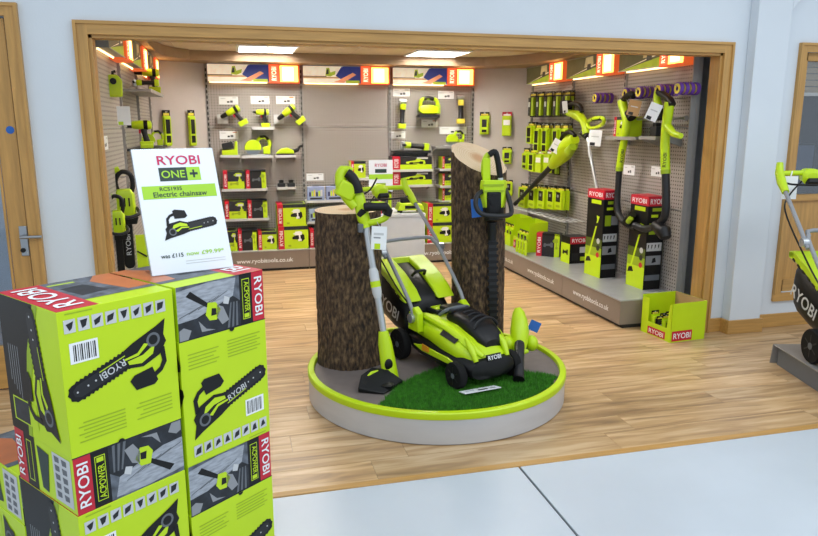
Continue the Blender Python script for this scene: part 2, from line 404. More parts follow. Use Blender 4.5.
m = MB(); m.tube([(hx, dy0, hz), (hx, dy0 - 0.055, hz), (hx + 0.012, dy0 - 0.06, hz), (hx + 0.11, dy0 - 0.06, hz)], 0.010, 'steel'); part('lever', m, hp)
m = MB(); m.tube([(hx - 0.01, dy0 - 0.008, hz - 0.085), (hx - 0.01, dy0 - 0.016, hz - 0.085)], 0.014, 'black'); part('keyhole', m, hp)
m = MB(); m.lathe([(0.001, 0), (0.022, 0), (0.022, 0.001), (0.001, 0.001)], 'blue_tag', 20, Matrix.Translation((b - 0.03, dy0 - 0.0005, 1.575)) @ Matrix.Rotation(PI / 2, 4, 'X')); part('sticker', m, door, label='round blue safety sticker')
m = MB(); m.bx(-2.5, -1.15, 5.9, 5.95, 0, 2.4, 'wall_paint'); m.bx(-2.5, -2.45, WF + WT, 5.9, 0, 2.4, 'wall_paint'); m.bx(-2.5, -1.15, WF + WT, 5.95, -0.1, -0.001, 'concrete'); struct('wall_corridor', m)

# office window at the right
cs = casing('trim_4', WX0, WX1, WZ0, WZ1, 0.065, True)
sz = onY(785, 198, WF).z
m = MB(); m.bx(WX0, WX1, WF + 0.02, WF + 0.09, sz - 0.03, sz + 0.02, 'oak_h'); m.bx(WX0, WX1, WF + 0.03, WF + 0.07, WZ0, WZ0 + 0.10, 'oak_h'); m.bx(WX0, WX0 + 0.06, WF + 0.03, WF + 0.07, WZ0, WZ1, 'oak'); m.bx(WX1 - 0.06, WX1, WF + 0.03, WF + 0.07, WZ0, WZ1, 'oak'); m.bx(WX0, WX1, WF + 0.03, WF + 0.07, WZ1 - 0.06, WZ1, 'oak_h')
win = struct('window_1', m, bevel=0.003)
m = MB(); m.bx(WX0 + 0.06, WX1 - 0.06, WF + 0.046, WF + 0.054, sz + 0.02, WZ1 - 0.06, 'glass'); part('pane', m, win)
m = MB(); m.bx(WX0 + 0.06, WX1 - 0.06, WF + 0.046, WF + 0.058, WZ0 + 0.10, sz - 0.03, 'oak'); part('lower_panel', m, win)
bz = onY(805, 92, WF).z
m = MB()
for i in range(6): m.bx(WX0 + 0.02, WX1 - 0.02, WF + 0.085 , WF + 0.095 , bz + i * (WZ1 - bz) / 6, bz + (i + 0.9) * (WZ1 - bz) / 6, 'blind')
m.bx(WX0 + 0.02, WX1 - 0.02, WF + 0.08, WF + 0.10, bz - 0.025, bz, 'cream'); tag(part('roller_blind', m), 'tan slatted blind half drawn down behind the office window', 'blind')
m = MB(); m.bx(WX0 - 0.2, WX1 + 0.3, 6.4, 6.45, 0, 2.6, 'office_blue'); m.bx(4.02, 4.07, WF + WT, 6.4, 0, 2.6, 'office_blue'); m.bx(4.02, 5.8, WF + WT, 6.45, -0.1, -0.001, 'office_blue'); m.bx(5.75, 5.8, WF + WT, 6.4, 0, 2.6, 'office_blue'); m.bx(4.02, 5.8, WF + WT, 6.45, 2.55, 2.6, 'cream'); struct('wall_office', m)
t = T('office_desk', 'oak topped office desk behind the office window', 'desk', (4.9, 5.1, 0))
m = MB(); m.box((0, 0, 0.93), (1.1, 0.6, 0.04), 'oak_h'); part('desk_top', m, t, bevel=0.004)
for sx in (-1, 1):
    for sy in (-1, 1): m = MB(); m.box((sx * 0.5, sy * 0.26, 0.455), (0.05, 0.05, 0.91), 'mid_grey'); part('leg', m, t)
m = MB(); m.box((4.60, 4.98, 0.955), (0.2, 0.26, 0.008), 'white', Matrix.Rotation(0.3, 3, 'Z')); tag(part('paper_sheet', m), 'white sheet of paper on the office desk', 'paper')
t = T('computer_monitor', 'dark computer monitor standing on the office desk', 'monitor', (4.86, 5.22, 0.95))
m = MB(); m.box((0, 0, 0.01), (0.2, 0.16, 0.02), 'black'); part('foot', m, t, bevel=0.003)
m = MB(); m.box((0, 0.02, 0.11), (0.05, 0.03, 0.2), 'black'); part('neck', m, t)
m = MB(); m.box((0, 0, 0.33), (0.52, 0.03, 0.32), 'charcoal'); m.box((0, -0.016, 0.335), (0.49, 0.002, 0.28), 'office_blue'); part('screen', m, t, bevel=0.003)

# back room shell, ceiling tiles, bulkhead
m = MB(); m.bx(-1.0, 3.75, 8.5, 8.55, 0, 2.6, 'wall_paint'); struct('wall_back', m)
m = MB(); m.bx(-1.02, -0.97, WF + WT, 8.5, 0, 2.6, 'wall_paint'); struct('wall_left', m)
m = MB(); m.bx(3.78, 3.83, WF + WT, 8.5, 0, 2.6, 'wall_paint'); struct('wall_right', m)
m = MB(); m.bx(-1.0, 3.8, WF + WT, 8.5, CEIL + 0.02, CEIL + 0.06, 'cream'); ceil = struct('ceiling', m)
lamp_cells = []
tx0, ty0, ts = 0.1, 7.1, 0.6
cm = MB(); cm.box((0, 0, 0.008), (0.592, 0.592, 0.016), 'ceiling_tile'); tile_mesh = mesh_of('ceiling_tile', cm)
xs = [tx0 + ts * i for i in range(-2, 6)]; ys = [ty0 + ts * j for j in range(-4, 3)]
LAMPS = [(0.1, 7.1), (1.9, 7.1), (0.1, 5.3), (1.9, 5.3)]
for x in xs:
    for y in ys:
        if any(abs(x - a) < 0.1 and abs(y - b) < 0.1 for a, b in LAMPS): continue
        if y + ts > 8.5 or y < WF + WT - 0.1: continue
        o = bpy.data.objects.new('ceiling_tile', tile_mesh); C.objects.link(o); o.parent = ceil; o.location = (x + 0.3, y + 0.3, CEIL + 0.002)
for i, (x, y) in enumerate(LAMPS):
    t = T('ceiling_light', ['square louvred ceiling light above the drill bay', 'square louvred ceiling light above the bay of saws', 'square louvred ceiling light inside the shop opening by the chainsaw wall', 'square louvred ceiling light inside the shop opening by the trimmer wall'][i], 'light', (x + 0.3, y + 0.3, CEIL), group='ceiling lights')
    m = MB()
    for s in (-1, 1): m.box((s * 0.288, 0, 0.005), (0.022, 0.598, 0.03), 'white'); m.box((0, s * 0.288, 0.005), (0.554, 0.022, 0.03), 'white')
    part('frame', m, t)
    m = MB(); m.box((0, 0, 0.017), (0.554, 0.554, 0.004), 'diffuser'); part('diffuser', m, t)
    for k in range(1, 8): m = MB(); m.box((0, -0.277 + k * 0.554 / 8, 0.002), (0.554, 0.004, 0.022), 'steel'); part('louvre', m, t)
    for k in range(1, 4): m = MB(); m.box((-0.277 + k * 0.554 / 4, 0, 0.002), (0.004, 0.554, 0.022), 'steel'); part('louvre', m, t)
# curved bulkhead running round above the shelving
bpts = [(-0.62, 4.75), (-0.62, 7.0), (-0.56, 7.35), (-0.38, 7.62), (-0.1, 7.72), (2.5, 7.72), (2.9, 7.60), (3.14, 7.35), (3.24, 6.95), (3.26, 4.75)]
path = [Vector((a, b, 0)) for a, b in bpts]
sp = [path[0]] + smooth_path(path[1:-1], 5) + [path[-1]]
m = MB(); n = len(sp)
outer = [(-0.97, 4.75), (3.78, 4.75)]
vs = [(p.x, p.y, 2.262) for p in sp] + [(p.x, p.y, CEIL + 0.0) for p in sp]
m.add(vs, [[i, i + 1, n + i + 1, n + i] for i in range(n - 1)], 'bulkhead')
# soffit underside out to the room walls
def edge(p):
    if p.y < 7.0: return (-0.97 if p.x < 1 else 3.78, p.y)
    if p.x < -0.2: return (-0.97, 8.5) if p.y > 7.5 else (-0.97, p.y + 0.4)
    if p.x > 2.7: return (3.78, 8.5) if p.y > 7.5 else (3.78, p.y + 0.4)
    return (p.x, 8.5)
ee = [edge(p) for p in sp]
vs = [(p.x, p.y, 2.262) for p in sp] + [(e[0], e[1], 2.262) for e in ee]
m.add(vs, [[i, n + i, n + i + 1, i + 1] for i in range(n - 1)], 'bulkhead')
struct('ceiling_bulkhead', m)

# ------------------------------------------------------------------ display walls
class Wall:
    def __init__(s, p0, p1):
        s.p0 = Vector((*p0, 0)); d = Vector((*p1, 0)) - s.p0; s.len = d.length; s.u = d.normalized()
        s.out = Vector((s.u.y, -s.u.x, 0)); s.rz = math.atan2(s.u.y, s.u.x)
    def at(s, px, py, off=0.0):
        d = ray(px, py); q = s.p0 + s.out * off
        return CAMP + d * ((q - CAMP).dot(s.out) / d.dot(s.out))
    def uz(s, px, py, off=0.0): p = s.at(px, py, off); return (p - s.p0).dot(s.u), p.z
    def pt(s, u, z, off=0.0): p = s.p0 + s.u * u + s.out * off; return Vector((p.x, p.y, z))
BW = 1.028; BX0 = -0.228
WB = Wall((BX0, BY), (BX0 + 3 * BW, BY))
WR = Wall((RX, 7.77), (RX, 4.74))
WL = Wall((LX, 4.74), (LX, 7.77))
WRC = Wall((BX0 + 3 * BW, BY), (RX, 7.77))
WLC = Wall((LX, 7.77), (BX0, BY))
PH = 0.235

def upright(m, x, z0, z1):
    m.box((x, -0.004, (z0 + z1) / 2), (0.032, 0.03, z1 - z0), 'metal_grey')
    z = z0 + 0.03
    while z < z1 - 0.04:
        m.box((x, -0.0195, z + 0.016), (0.013, 0.001, 0.034), 'black'); z += 0.058
    return m
def bay(wall, u0, u1, depth, label, first=True, last=False, text=True, cat='shelving'):
    t = T('shelving_bay', label, cat, wall.pt(u0, 0), wall.rz, group='pegboard display bays'); wd = u1 - u0
    for za, zb in ((PH, 0.92), (0.925, 1.58), (1.585, 2.262)):
        m = MB(); m.bx(0.001, wd - 0.001, 0, 0.02, za, zb, 'pegboard'); part('back_panel', m, t)
    if first: part('upright', upright(MB(), 0.0, PH, 2.255), t)
    if last: part('upright', upright(MB(), wd, PH, 2.255), t)
    m = MB(); m.bx(0.002, wd - 0.002, -depth, 0.02, 0.03, PH - 0.012, 'plinth'); m.bx(0.004, wd - 0.004, -depth + 0.03, 0.02, 0, 0.03, 'charcoal'); pl = part('plinth', m, t)
    m = MB(); m.bx(0.001, wd - 0.001, -depth - 0.008, 0.0, PH - 0.012, PH, 'plinth_top'); part('plinth_top', m, t, bevel=0.003)
    if text: lettering(pl, 'www.ryobitools.co.uk', 'white', (wd * 0.52, -depth, 0.115), XU, ZU, 0.062, wid=0.62, bold=0.012)
    return t
DB = 0.39; DR = 0.547
bays_b = [bay(WB, i * BW, (i + 1) * BW, DB, l, True, i == 2) for i, l in enumerate(('pegboard bay of drills and stacked cartons nearest the chainsaw wall', 'mostly bare pegboard bay behind the short log', 'pegboard bay of saws and grinders behind the tall log'))]
RB = WR.len / 3
bays_r = [bay(WR, i * RB, (i + 1) * RB, DR, l, True, i == 2) for i, l in enumerate(('pegboard bay crowded with hanging accessory packs', 'pegboard bay with the hanging leaf blower and line trimmer', 'pegboard bay with two tall dark cartons beside the oak opening frame'))]
bays_l = [bay(WL, i * RB, (i + 1) * RB, 0.40, l, True, i == 2) for i, l in enumerate(('pegboard bay of hanging chainsaws beside the oak opening frame', 'pegboard bay with grey tool shelf and small saws', 'pegboard bay of the chainsaw wall next to the back corner'))]
m = MB(); m.bx(RB + .002, RB + .012, -.06, .02, PH, 2.255, 'metal_grey'); part('end_panel', m, bays_r[2])
for wl, lab in ((WRC, 'angled plain grey corner panel hung with battery packs'), (WLC, 'angled plain grey corner panel beside the drill bay')):
    t = T('corner_panel', lab, 'panel', wl.pt(0, 0), wl.rz)
    m = MB(); m.bx(0.02, wl.len - 0.02, 0, 0.02, PH, 2.262, 'corner_grey'); part('panel', m, t)
    xb = BX0 + 3 * BW
    pw = [(xb + .003, BY - .004), (RX - .003, 7.775), (RX - DR, 7.775), (xb + .003, BY - DB)][::-1] if wl is WRC else [(LX + .003, 7.775), (BX0 - .003, BY - .004), (BX0 - .003, BY - DB), (LX + .40, 7.775)][::-1]
    m = MB(); m.prism(pw, 0.0, PH, 'plinth', axis='z'); inv = (Matrix.Translation(t.location) @ Matrix.Rotation(wl.rz, 4, 'Z')).inverted(); m.v = [tuple(inv @ Vector(p)) for p in m.v]; part('plinth', m, t)

def lightbox(wall, u0, u1, label, scene_kind):
    t = T('lightbox_sign', label, 'lightbox', wall.pt(u0, 2.06), wall.rz, group='backlit header signs'); wd = u1 - u0; H = 0.195
    xs = wd * 0.655
    m = MB(); m.bx(0.012, xs, -0.10, -0.001, 0.012, H, 'metal_grey'); part('housing', m, t)
    F = face((0.012, -0.10, 0.012), XU, ZU); L = xs - 0.012; h = H - 0.012
    m = MB()
    if scene_kind == 'workshop':
        m.rect(F, 0, L, 0, h, 'bl_cream'); m.rect(F, 0, L * 0.62, h * 0.26, h * 0.36, 'bl_kraft', 0.0012); m.rect(F, 0, L * 0.40, h * 0.36, h * 0.40, 'bl_charcoal', 0.0016)
        m.poly(F, [(L * .56, h * .42), (L * .66, h * .95), (L * .74, h), (L, h), (L, 0.0), (L * .80, 0.0), (L * .66, h * .2)], 'bl_navy', 0.0016)
        m.poly(F, [(L * .52, h * .06), (L * .60, h * .14), (L * .86, h * .62), (L * .92, h * .5), (L * .70, h * .02)], 'bl_skin', 0.002)
        m.poly(F, [(L * .38, h * .42), (L * .40, h * .88), (L * .45, h * .9), (L * .47, h * .62), (L * .56, h * .72), (L * .55, h * .5), (L * .47, h * .38)], 'bl_lime', 0.0022)
        m.poly(F, [(L * .39, h * .5), (L * .41, h * .8), (L * .44, h * .8), (L * .44, h * .52)], 'bl_charcoal', 0.0026)
        m.rect(F, L * .74, L * .98, 0, h * .16, 'bl_lime', 0.0024)
    else:
        m.rect(F, 0, L, 0, h, 'bl_garden'); m.poly(F, [(0, 0), (L, h * 0.42), (L, 0)], 'bl_lime', 0.0012); m.poly(F, [(L * .05, h * .02), (L * .92, h * .5), (L * .92, h * .56)], 'bl_cream', 0.0016)
        m.poly(F, [(L * .58, h * .45), (L * .62, h * .95), (L * .84, h * .98), (L * .86, h * .5)], 'bl_light', 0.0016); m.poly(F, [(L * .66, h * .3), (L * .68, h * .6), (L * .78, h * .62), (L * .79, h * .32)], 'bl_charcoal', 0.002)
    part('picture_panel', m, t, smooth=False)
    m = MB(); m.bx(0.012, xs, -0.112, -0.10, H - 0.004, H + 0.006, 'metal_grey'); m.bx(0.012, xs, -0.108, -0.10, 0.008, 0.013, 'light_grey'); part('edge_rail', m, t)
    # glowing end sign
    sg = MB(); sg.bx(xs, wd - 0.012, -0.120, -0.001, 0.0, H + 0.005, 'sign_edge'); sgo = part('glowing_sign', sg, t, label='backlit red and amber sign')
    F = face((xs, -0.120, 0), XU, ZU); L = wd - 0.012 - xs; h = H + 0.005
    m = MB(); m.rect(F, 0.008, L * .32, 0.008, h - 0.008, 'sign_red', 0.001); m.rect(F, L * .36, L - 0.02, 0.014, h - 0.014, 'sign_glow', 0.001); m.rect(F, L * .44, L * .80, 0.028, h - 0.028, 'sign_hot', 0.0014); part('lit_panel', m, sgo, smooth=False)
    lettering(sgo, RY, 'sign_white', (xs + L * .165, -0.121, h / 2), ZU, -XU, L * .16, wid=h * .72, bold=0.02)
    m = MB(); m.tube([(0.03, -0.03, 0.006), (xs - 0.02, -0.03, 0.006)], 0.006, 'added_glow', 8); part('added_glow_strip', m, t, label='thin warm glowing strip added under the picture')  # added glow: warms the panel and stands in for the lit lower edge
    return t
for i in range(3): lightbox(WB, i * BW + 0.008, (i + 1) * BW - 0.008, ['backlit header sign above the drills', 'backlit header sign above the bare pegboard bay', 'backlit header sign above the saws and grinders'][i], 'workshop')
for i in range(3): lightbox(WR, i * RB + 0.008, (i + 1) * RB - 0.008, ['backlit garden header sign above the hanging accessory packs', 'backlit garden header sign above the leaf blower', 'backlit garden header sign above the purple line spools'][i], 'garden')
for i in range(3): lightbox(WL, i * RB + 0.008, (i + 1) * RB - 0.008, ['backlit header sign above the hanging chainsaws', 'backlit header sign above the grey tool shelf', 'backlit header sign at the corner end of the chainsaw wall'][i], 'garden')

# ------------------------------------------------------------------ product builders (front faces local -Y, base at z = 0)
def bay_of(wall):
    return {id(WB): bays_b, id(WR): bays_r, id(WL): bays_l}[id(wall)]
def bay_child(wall, name, mb, u):
    bl = bay_of(wall); wdt = BW if wall is WB else RB
    i = max(0, min(2, int(u / wdt))); b = bl[i]
    mb.v = [(p[0] - i * wdt, p[1], p[2]) for p in mb.v]
    return part(name, mb, b, bevel=0.0)
def shelf(wall, px0, px1, py, depth, key='light_grey', thick=0.018):
    """shelf board of the bay; returns (u0, u1, top z)"""
    u0, z = wall.uz(px0, py, depth); u1, _ = wall.uz(px1, py, depth)
    m = MB(); m.bx(u0, u1, -depth, 0.0, z - thick, z, key); m.bx(u0, u1, -depth - 0.003, -depth, z - thick - 0.006, z + 0.004, key)
    for q in (u0 + 0.01, u1 - 0.01): m.prism([(-0.002, z - thick), (-0.002, z - thick - 0.06), (-depth * 0.8, z - thick)], q - 0.004, q + 0.004, 'metal_grey', axis='x')
    bay_child(wall, 'shelf_board', m, (u0 + u1) / 2)
    return u0, u1, z
def hook(wall, u, z, length=0.18):
    m = MB(); m.tube([(u, 0.0, z), (u, -length, z), (u, -length - 0.012, z + 0.014)], 0.0035, 'steel', 6); bay_child(wall, 'hook', m, u)

DRILL = [(0, .72), (.16, .70), (.16, .62), (.60, .62), (.64, .30), (.52, .26), (.52, .08), (.92, .08), (.92, .26), (.80, .30), (.76, .62), (.96, .66), (.98, .92), (.70, 1.0), (.22, .96), (.16, .84), (0, .80)]
SAW = [(0, .45), (.02, .60), (.50, .78), (.52, .92), (.70, 1.0), (.78, .82), (.96, .74), (1, .40), (.80, .22), (.62, .20), (.55, .36), (.06, .40)]
GRIND = [(0, .30), (.04, .62), (.20, .70), (.30, .60), (.70, .66), (.78, .80), (1, .78), (1, .28), (.80, .26), (.70, .40), (.30, .40), (.22, .24)]
def silhouette(m, F, shape, x0, y0, w_, h_, key, lift): m.poly(F, [(x0 + a * w_, y0 + b * h_) for a, b in shape], key, lift)

def carton(label, group, loc, rz, w_, d_, h_, style=0, cat='box', band=0.2):
    t = T('tool_carton', label, cat, loc, rz, group=group)
    bk = {0: 'lime_card', 1: 'charcoal', 2: 'lime_card', 3: 'charcoal'}[style % 4]
    m = MB(); m.bx(-w_ / 2, w_ / 2, 0, d_, 0, h_, bk); body = part('body', m, t, bevel=0.0015)
    F = face((-w_ / 2, 0, 0), XU, ZU); m = MB(); bw = w_ * band
    if style == 0:      # dark top, lime base, small tool
        m.rect(F, bw, w_, h_ * .42, h_, 'picture_dark'); silhouette(m, F, DRILL, w_ * .50, h_ * .38, w_ * .4, h_ * .52, 'lime', .0012); silhouette(m, F, GRIND, w_ * .3, h_ * .12, w_ * .42, h_ * .34, 'lime_dark', .0012); m.rect(F, w_ * .62, w_ * .86, h_ * .7, h_ * .82, 'light_grey', .0016)
    elif style == 1:    # charcoal with lime right edge
        m.rect(F, w_ * .78, w_, 0, h_, 'lime_card'); silhouette(m, F, GRIND, w_ * .3, h_ * .3, w_ * .42, h_ * .4, 'mid_grey', .0012); silhouette(m, F, DRILL, w_ * .7, h_ * .3, w_ * .24, h_ * .5, 'lime_dark', .0014); m.rect(F, bw, w_, h_ * .9, h_, 'black')
    elif style == 2:    # lime with black tool, dark top strip
        m.rect(F, bw, w_, h_ * .84, h_, 'picture_dark'); silhouette(m, F, SAW, w_ * .46, h_ * .2, w_ * .42, h_ * .56, 'black', .0012); silhouette(m, F, DRILL, w_ * .5, h_ * .3, w_ * .30, h_ * .48, 'white', .0015); m.rect(F, w_ * .32, w_ * .42, h_ * .1, h_ * .18, 'lime_dark', .0012)
    else:               # long dark carton with lime lower band
        m.rect(F, bw, w_, 0, h_ * .38, 'lime_card'); silhouette(m, F, SAW, w_ * .34, h_ * .18, w_ * .50, h_ * .68, 'lime', .0012); silhouette(m, F, GRIND, w_ * .42, h_ * .3, w_ * .36, h_ * .4, 'black', .0015); m.rect(F, w_ * .62, w_ * .9, h_ * .8, h_ * .92, 'light_grey', .0012)
    part('artwork', m, t, smooth=False)
    m = MB(); m.rect(F, 0, bw, 0, h_, 'red', .0018)
    lb = part('label_band', m, t, smooth=False, label='red brand band')
    lettering(lb, RY, 'white', (-w_ / 2 + bw / 2, -0.0018, h_ * .48), ZU, -XU, bw * .56, wid=h_ * .66)
    F2 = face((-w_ / 2, 0, h_), XU, YU); m = MB(); m.rect(F2, bw, w_ * .96, d_ * .1, d_ * .9, 'picture_dark'); m.rect(F2, 0, bw, 0, d_, 'red'); part('top_artwork', m, t, smooth=False)
    return t
def wall_carton(wall, px0, px1, hpx, z, off, d_, label, group, style, gap=0.0):
    """carton whose front face stands `off` from the panel on a board at height z; px0..px1 from the photograph"""
    pz = [wall.uz(px, 0, off) for px in (0,)]
    # pixel row of the board at that offset
    def row(px):
        lo, hi = 0.0, 536.0
        for _ in range(30):
            mid = (lo + hi) / 2
            if wall.uz(px, mid, off)[1] > z: lo = mid
            else: hi = mid
        return lo
    r = row((px0 + px1) / 2); u0 = wall.uz(px0, r, off)[0]; u1 = wall.uz(px1, r, off)[0]
    h_ = wall.uz((px0 + px1) / 2, r - hpx, off)[1] - z
    return carton(label, group, wall.pt((u0 + u1) / 2, z + 0.001, off), wall.rz, u1 - u0 - 0.006, d_, h_, style), u0, u1, h_

def price_card(wall, px, py, wpx, hpx, label, off=0.004, tint=None, cat='price card'):
    u, z = wall.uz(px, py, off); u2, _ = wall.uz(px + wpx / 2, py, off); u1, _ = wall.uz(px - wpx / 2, py, off); _, z1 = wall.uz(px, py - hpx / 2, off); _, z0 = wall.uz(px, py + hpx / 2, off)
    t = T('price_card', label, cat, wall.pt((u1 + u2) / 2, z0, off), wall.rz, group='price cards on the pegboard'); w_ = u2 - u1; h_ = z1 - z0
    m = MB(); m.bx(-w_ / 2, w_ / 2, 0, off, 0, h_, 'white'); part('card', m, t)
    F = face((-w_ / 2, 0, 0), XU, ZU); m = MB()
    m.rect(F, w_ * .42, w_ * .54, h_ * .22, h_ * .42, 'charcoal'); m.rect(F, w_ * .58, w_ * .72, h_ * .24, h_ * .5, 'mid_grey'); m.rect(F, w_ * .70, w_ * .92, h_ * .78, h_ * .9, tint or 'light_grey'); m.rect(F, w_ * .08, w_ * .34, h_ * .70, h_ * .78, 'light_grey')
    part('print', m, t, smooth=False)
    return t
def hang_tag(t, c, w_=0.075, h_=0.11, rz=0.0, dark=True, tilt=0.0):
    """white swing ticket on a string, part of thing t (t unrotated)"""
    Mx = Matrix.Translation(c) @ Matrix.Rotation(rz, 4, 'Z') @ Matrix.Rotation(tilt, 4, 'Y')
    m = MB(Mx); m.bx(-w_ / 2, w_ / 2, -0.001, 0.001, -h_, 0, 'white'); tg = part('price_ticket', m, t)
    F = face(Mx @ Vector((-w_ / 2, -0.001, -h_)), Mx.to_3x3() @ XU, Mx.to_3x3() @ ZU); m = MB(); m.rect(F, w_ * .25, w_ * .7, h_ * .08, h_ * .25, 'black' if dark else 'lime'); m.rect(F, w_ * .2, w_ * .8, h_ * .6, h_ * .66, 'grey'); part('print', m, tg, smooth=False)
    m = MB(); m.tube([Mx @ Vector((0, 0, 0)), Mx @ Vector((0.004, 0, 0.05))], 0.0015, 'white', 5); part('string', m, tg)
    return tg

AX = Matrix.Rotation(PI / 2, 4, 'Y')      # lathe z -> x
def drill(label, loc, rz, tilt=0.0, s=1.0, name='cordless_drill', cat='drill', short=False):
    t = T(name, label, cat, loc, group='cordless drills on display', rot=(0, tilt, rz)); t.scale = (s, s, s)
    m = MB(); m.lathe([(0.004, -0.125), (0.018, -0.12), (0.023, -0.09), (0.024, -0.055)] if not short else [(0.004, -0.10), (0.010, -0.098), (0.011, -0.075), (0.018, -0.06)], 'black', 14, AX); part('chuck', m, t)
    m = MB(); m.lathe([(0.020, -0.06), (0.030, -0.045), (0.034, 0.0), (0.035, 0.06), (0.030, 0.085), (0.012, 0.09)], 'lime', 16, AX); b = part('motor_body', m, t)
    m = MB(); m.lathe([(0.0355, 0.03), (0.0362, 0.04), (0.0362, 0.055), (0.0355, 0.06)], 'black', 16, AX); part('vent_ring', m, b)
    m = MB(); m.loft([sect_xy(0.025, 0, -0.02, 0.026, 0.019), sect_xy(0.035, 0, -0.07, 0.021, 0.017), sect_xy(0.048, 0, -0.125, 0.024, 0.018)], 'charcoal'); part('grip', m, t)
    m = MB(); m.box((0.0, 0, -0.048), (0.014, 0.014, 0.03), 'red'); part('trigger', m, t)
    m = MB(); m.box((0.045, 0, -0.135), (0.10, 0.058, 0.022), 'lime'); m.box((0.045, 0, -0.160), (0.094, 0.066, 0.032), 'lime'); m.box((0.045, 0, -0.147), (0.096, 0.060, 0.006), 'black'); part('battery', m, t, bevel=0.004)
    return t
def sect_xy(x, y, z, rx, ry, n=12): return [Vector((x + rx * math.cos(2 * PI * i / n), y + ry * math.sin(2 * PI * i / n), z)) for i in range(n)]

def circ_saw(label, loc, rz, s=1.0, name='circular_saw'):
    t = T(name, label, 'saw', loc, rz, group='saws on display'); t.scale = (s, s, s)
    m = MB(); m.bx(-0.15, 0.13, -0.06, 0.07, 0, 0.008, 'steel'); part('base_plate', m, t, bevel=0.002)
    Y = Matrix.Rotation(PI / 2, 4, 'X')
    m = MB(); m.lathe([(0.002, -0.002), (0.075, -0.002), (0.075, 0.002), (0.002, 0.002)], 'steel', 28, Matrix.Translation((-0.04, -0.02, 0.075)) @ Y); part('blade', m, t)
    arc = [(-0.04 + 0.085 * math.cos(a), 0.075 + 0.085 * math.sin(a)) for a in [PI * k / 14 for k in range(-1, 16)]]
    m = MB(); m.prism(arc, -0.035, -0.005, 'lime'); part('blade_guard', m, t, bevel=0.003)
    m = MB(); m.lathe([(0.002, 0), (0.042, 0.004), (0.045, 0.05), (0.036, 0.10), (0.01, 0.105)], 'charcoal', 18, Matrix.Translation((-0.02, -0.01, 0.085)) @ Matrix.Rotation(-PI / 2, 4, 'X')); part('motor', m, t)
    m = MB(); m.tube(smooth_path([(0.0, 0.03, 0.10), (0.02, 0.03, 0.165), (0.075, 0.03, 0.185), (0.125, 0.03, 0.15), (0.13, 0.03, 0.09), (0.06, 0.03, 0.06)], 5), 0.017, 'lime', 10); h = part('rear_handle', m, t)
    m = MB(); m.tube([(0.035, 0.03, 0.184), (0.085, 0.03, 0.190), (0.122, 0.03, 0.158)], 0.0185, 'black', 10); part('grip_pad', m, h)
    m = MB(); m.box((0.10, 0.03, 0.05), (0.07, 0.07, 0.075), 'lime'); part('battery', m, t, bevel=0.006)
    return t
def jigsaw(label, loc, rz, s=1.0):
    t = T('jigsaw', label, 'saw', loc, rz, group='saws on display'); t.scale = (s, s, s)
    m = MB(); m.bx(-0.10, 0.07, -0.04, 0.04, 0, 0.006, 'charcoal'); part('shoe', m, t)
    m = MB(); m.loft([sect(-0.038, 0.07, 0.02, 0.09, xc=-0.02), sect(-0.03, 0.10, 0.015, 0.105), sect(0.03, 0.10, 0.015, 0.105), sect(0.038, 0.07, 0.02, 0.09, xc=-0.02)], 'lime'); part('body', m, t)
    m = MB(); m.tube(smooth_path([(-0.08, 0, 0.08), (-0.07, 0, 0.15), (0.0, 0, 0.175), (0.09, 0, 0.15), (0.105, 0, 0.07)], 6), 0.019, 'lime', 10); h = part('handle', m, t)
    m = MB(); m.tube(smooth_path([(-0.045, 0, 0.165), (0.0, 0, 0.178), (0.06, 0, 0.165)], 4), 0.0205, 'black', 10); part('grip_pad', m, h)
    m = MB(); m.box((0.10, 0, 0.06), (0.05, 0.06, 0.09), 'lime_dark'); part('battery', m, t, bevel=0.006)
    m = MB(); m.bx(-0.07, -0.064, -0.001, 0.001, -0.0, 0.03, 'steel'); part('blade', m, t)
    return t
def grinder(label, loc, rz, tilt=0.0, s=1.0, key='lime', disc=True, name='angle_grinder', cat='grinder'):
    t = T(name, label, cat, loc, group='grinders and multi tools on display', rot=(0, tilt, rz)); t.scale = (s, s, s)
    m = MB(); m.lathe([(0.008, -0.02), (0.026, -0.01), (0.028, 0.05), (0.022, 0.07), (0.024, 0.16), (0.030, 0.17), (0.030, 0.185), (0.01, 0.19)], 'charcoal', 14, AX); part('handle_body', m, t)
    m = MB(); m.lathe([(0.030, -0.012), (0.0315, 0.0), (0.031, 0.035), (0.029, 0.045)], key, 14, AX); part('collar', m, t)
    m = MB(); m.box((0.205, 0, 0), (0.05, 0.065, 0.075), key); part('battery', m, t, bevel=0.006)
    m = MB(); m.lathe([(0.004, -0.045), (0.022, -0.04), (0.026, 0.0), (0.022, 0.03), (0.004, 0.034)], 'silver', 14, Matrix.Translation((-0.035, 0, 0))); part('gear_head', m, t)
    if disc:
        m = MB(); m.lathe([(0.002, -0.05), (0.055, -0.05), (0.055, -0.046), (0.002, -0.046)], 'grey', 22, Matrix.Translation((-0.035, 0, 0))); part('disc', m, t)
        m = MB(); m.tube([(-0.035, -0.02, 0), (-0.035, -0.12, 0.0)], 0.012, 'black', 10); part('side_handle', m, t)
    return t

